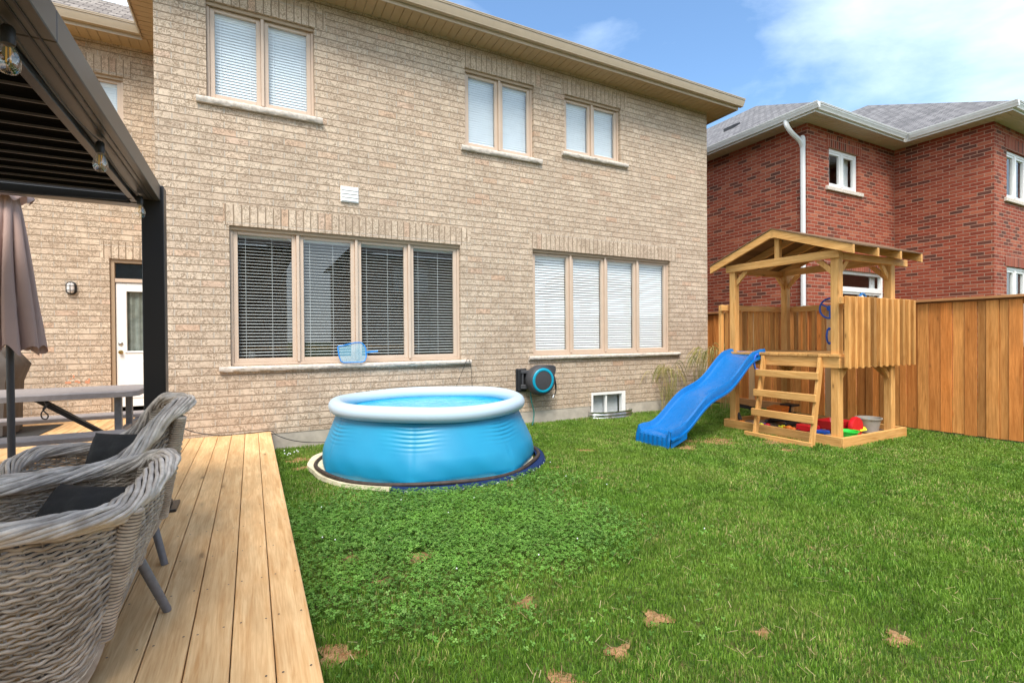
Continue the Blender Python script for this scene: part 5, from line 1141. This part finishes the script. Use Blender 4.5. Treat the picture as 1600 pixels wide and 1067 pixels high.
attr_mesh('grass', V.reshape(-1, 3), F3, F4, np.repeat(rv, 5), leafmat('grass_blades', [(0., (.062, .145, .014)), (.5, (.135, .265, .026)), (.88, (.24, .39, .06)), (.94, (.34, .38, .10)), (1., (.52, .43, .20))], (.23, .33, .05)))
print('blades', n)
N = 90000
cx_ = RNG.uniform(.22, 3.2, N); cy_ = RNG.uniform(1.6, 5.2, N)
cl = np.clip(1.25-np.sqrt(((cx_-1.15)/1.25)**2+((cy_-3.55)/1.15)**2)+.32*nz(cx_, cy_, 2.2, 3), 0, 1)*1.6
k = (RNG.random(N) < np.clip(cl, 0, 1)*.75+.012) & ~blocked(cx_, cy_) & (RNG.random(N) > bare(cx_, cy_)); cx_, cy_ = cx_[k], cy_[k]; n = len(cx_); print('clover', n)
z = RNG.uniform(.022, .052, n); rr = RNG.uniform(.0055, .0095, n); a0 = RNG.uniform(0, 6.28, n); tx = RNG.normal(0, .28, n); ty = RNG.normal(0, .28, n); V = np.zeros((n, 3, 6, 3))
for q in range(3):
    a = a0+q*2.094
    for j, (d, s) in enumerate(((0, 0), (.7, -.55), (1.35, -.55), (1.5, 0), (1.35, .55), (.7, .55))):
        dx = (np.cos(a)*d-np.sin(a)*s)*rr; dy = (np.sin(a)*d+np.cos(a)*s)*rr; V[:, q, j] = np.stack([cx_+dx, cy_+dy, z+dx*tx+dy*ty+(.12*rr*d)], 1)
b_ = (np.arange(n*3)*6)[:, None]; F4 = np.concatenate([b_+np.array([[0, 1, 2, 3]]), b_+np.array([[0, 3, 4, 5]])])
attr_mesh('clover', V.reshape(-1, 3), np.zeros((0, 3), int), F4, np.repeat(RNG.random(n), 18), leafmat('clover_leaves', [(0., (.065, .165, .020)), (.6, (.13, .285, .04)), (1., (.23, .40, .09))], (.15, .31, .035)))
m = MB()
for i in range(16):
    x, y = RNG.uniform(.3, 3.0), RNG.uniform(1.9, 5); 
    if (x-PC[0])**2+(y-PC[1])**2 < 1.9: continue
    m.ball((x, y, .05), .005, 6)
for i in range(9): m.ball((.35+random.gauss(0, .08), 6.55+random.gauss(0, .12), .04), .008, 6)
tag(m.build('clover_flowers', 'blind'), kind='stuff')
# clippings and fallen straw
N = 9000; sx2 = RNG.uniform(.25, 8.7, N); sy2 = RNG.uniform(.8, 7, N); k = ~blocked(sx2, sy2) & (RNG.random(N) < .25+.9*bare(sx2, sy2)); sx2, sy2 = sx2[k], sy2[k]; n = len(sx2)
a = RNG.uniform(0, 6.28, n); l_ = RNG.uniform(.012, .03, n); w_ = .0016; zz = RNG.uniform(.008, .045, n); V = np.zeros((n, 4, 3)); c, s = np.cos(a), np.sin(a)
for j, (u, v) in enumerate(((-1, -1), (1, -1), (1, 1), (-1, 1))): V[:, j] = np.stack([sx2+u*l_*c-v*w_*s, sy2+u*l_*s+v*w_*c, zz+.006*u], 1)
b_ = (np.arange(n)*4)[:, None]
attr_mesh('straw', V.reshape(-1, 3), np.zeros((0, 3), int), b_+np.array([[0, 1, 2, 3]]), np.repeat(RNG.random(n), 4), leafmat('straw_clippings', [(0., (.28, .18, .08)), (1., (.52, .42, .24))], (.4, .32, .16)))
for m_ in [o for o in bpy.data.objects if o.type == 'MESH' and 'kind' not in o and o.parent is None and 'label' not in o]: print('UNTAGGED', m_.name)
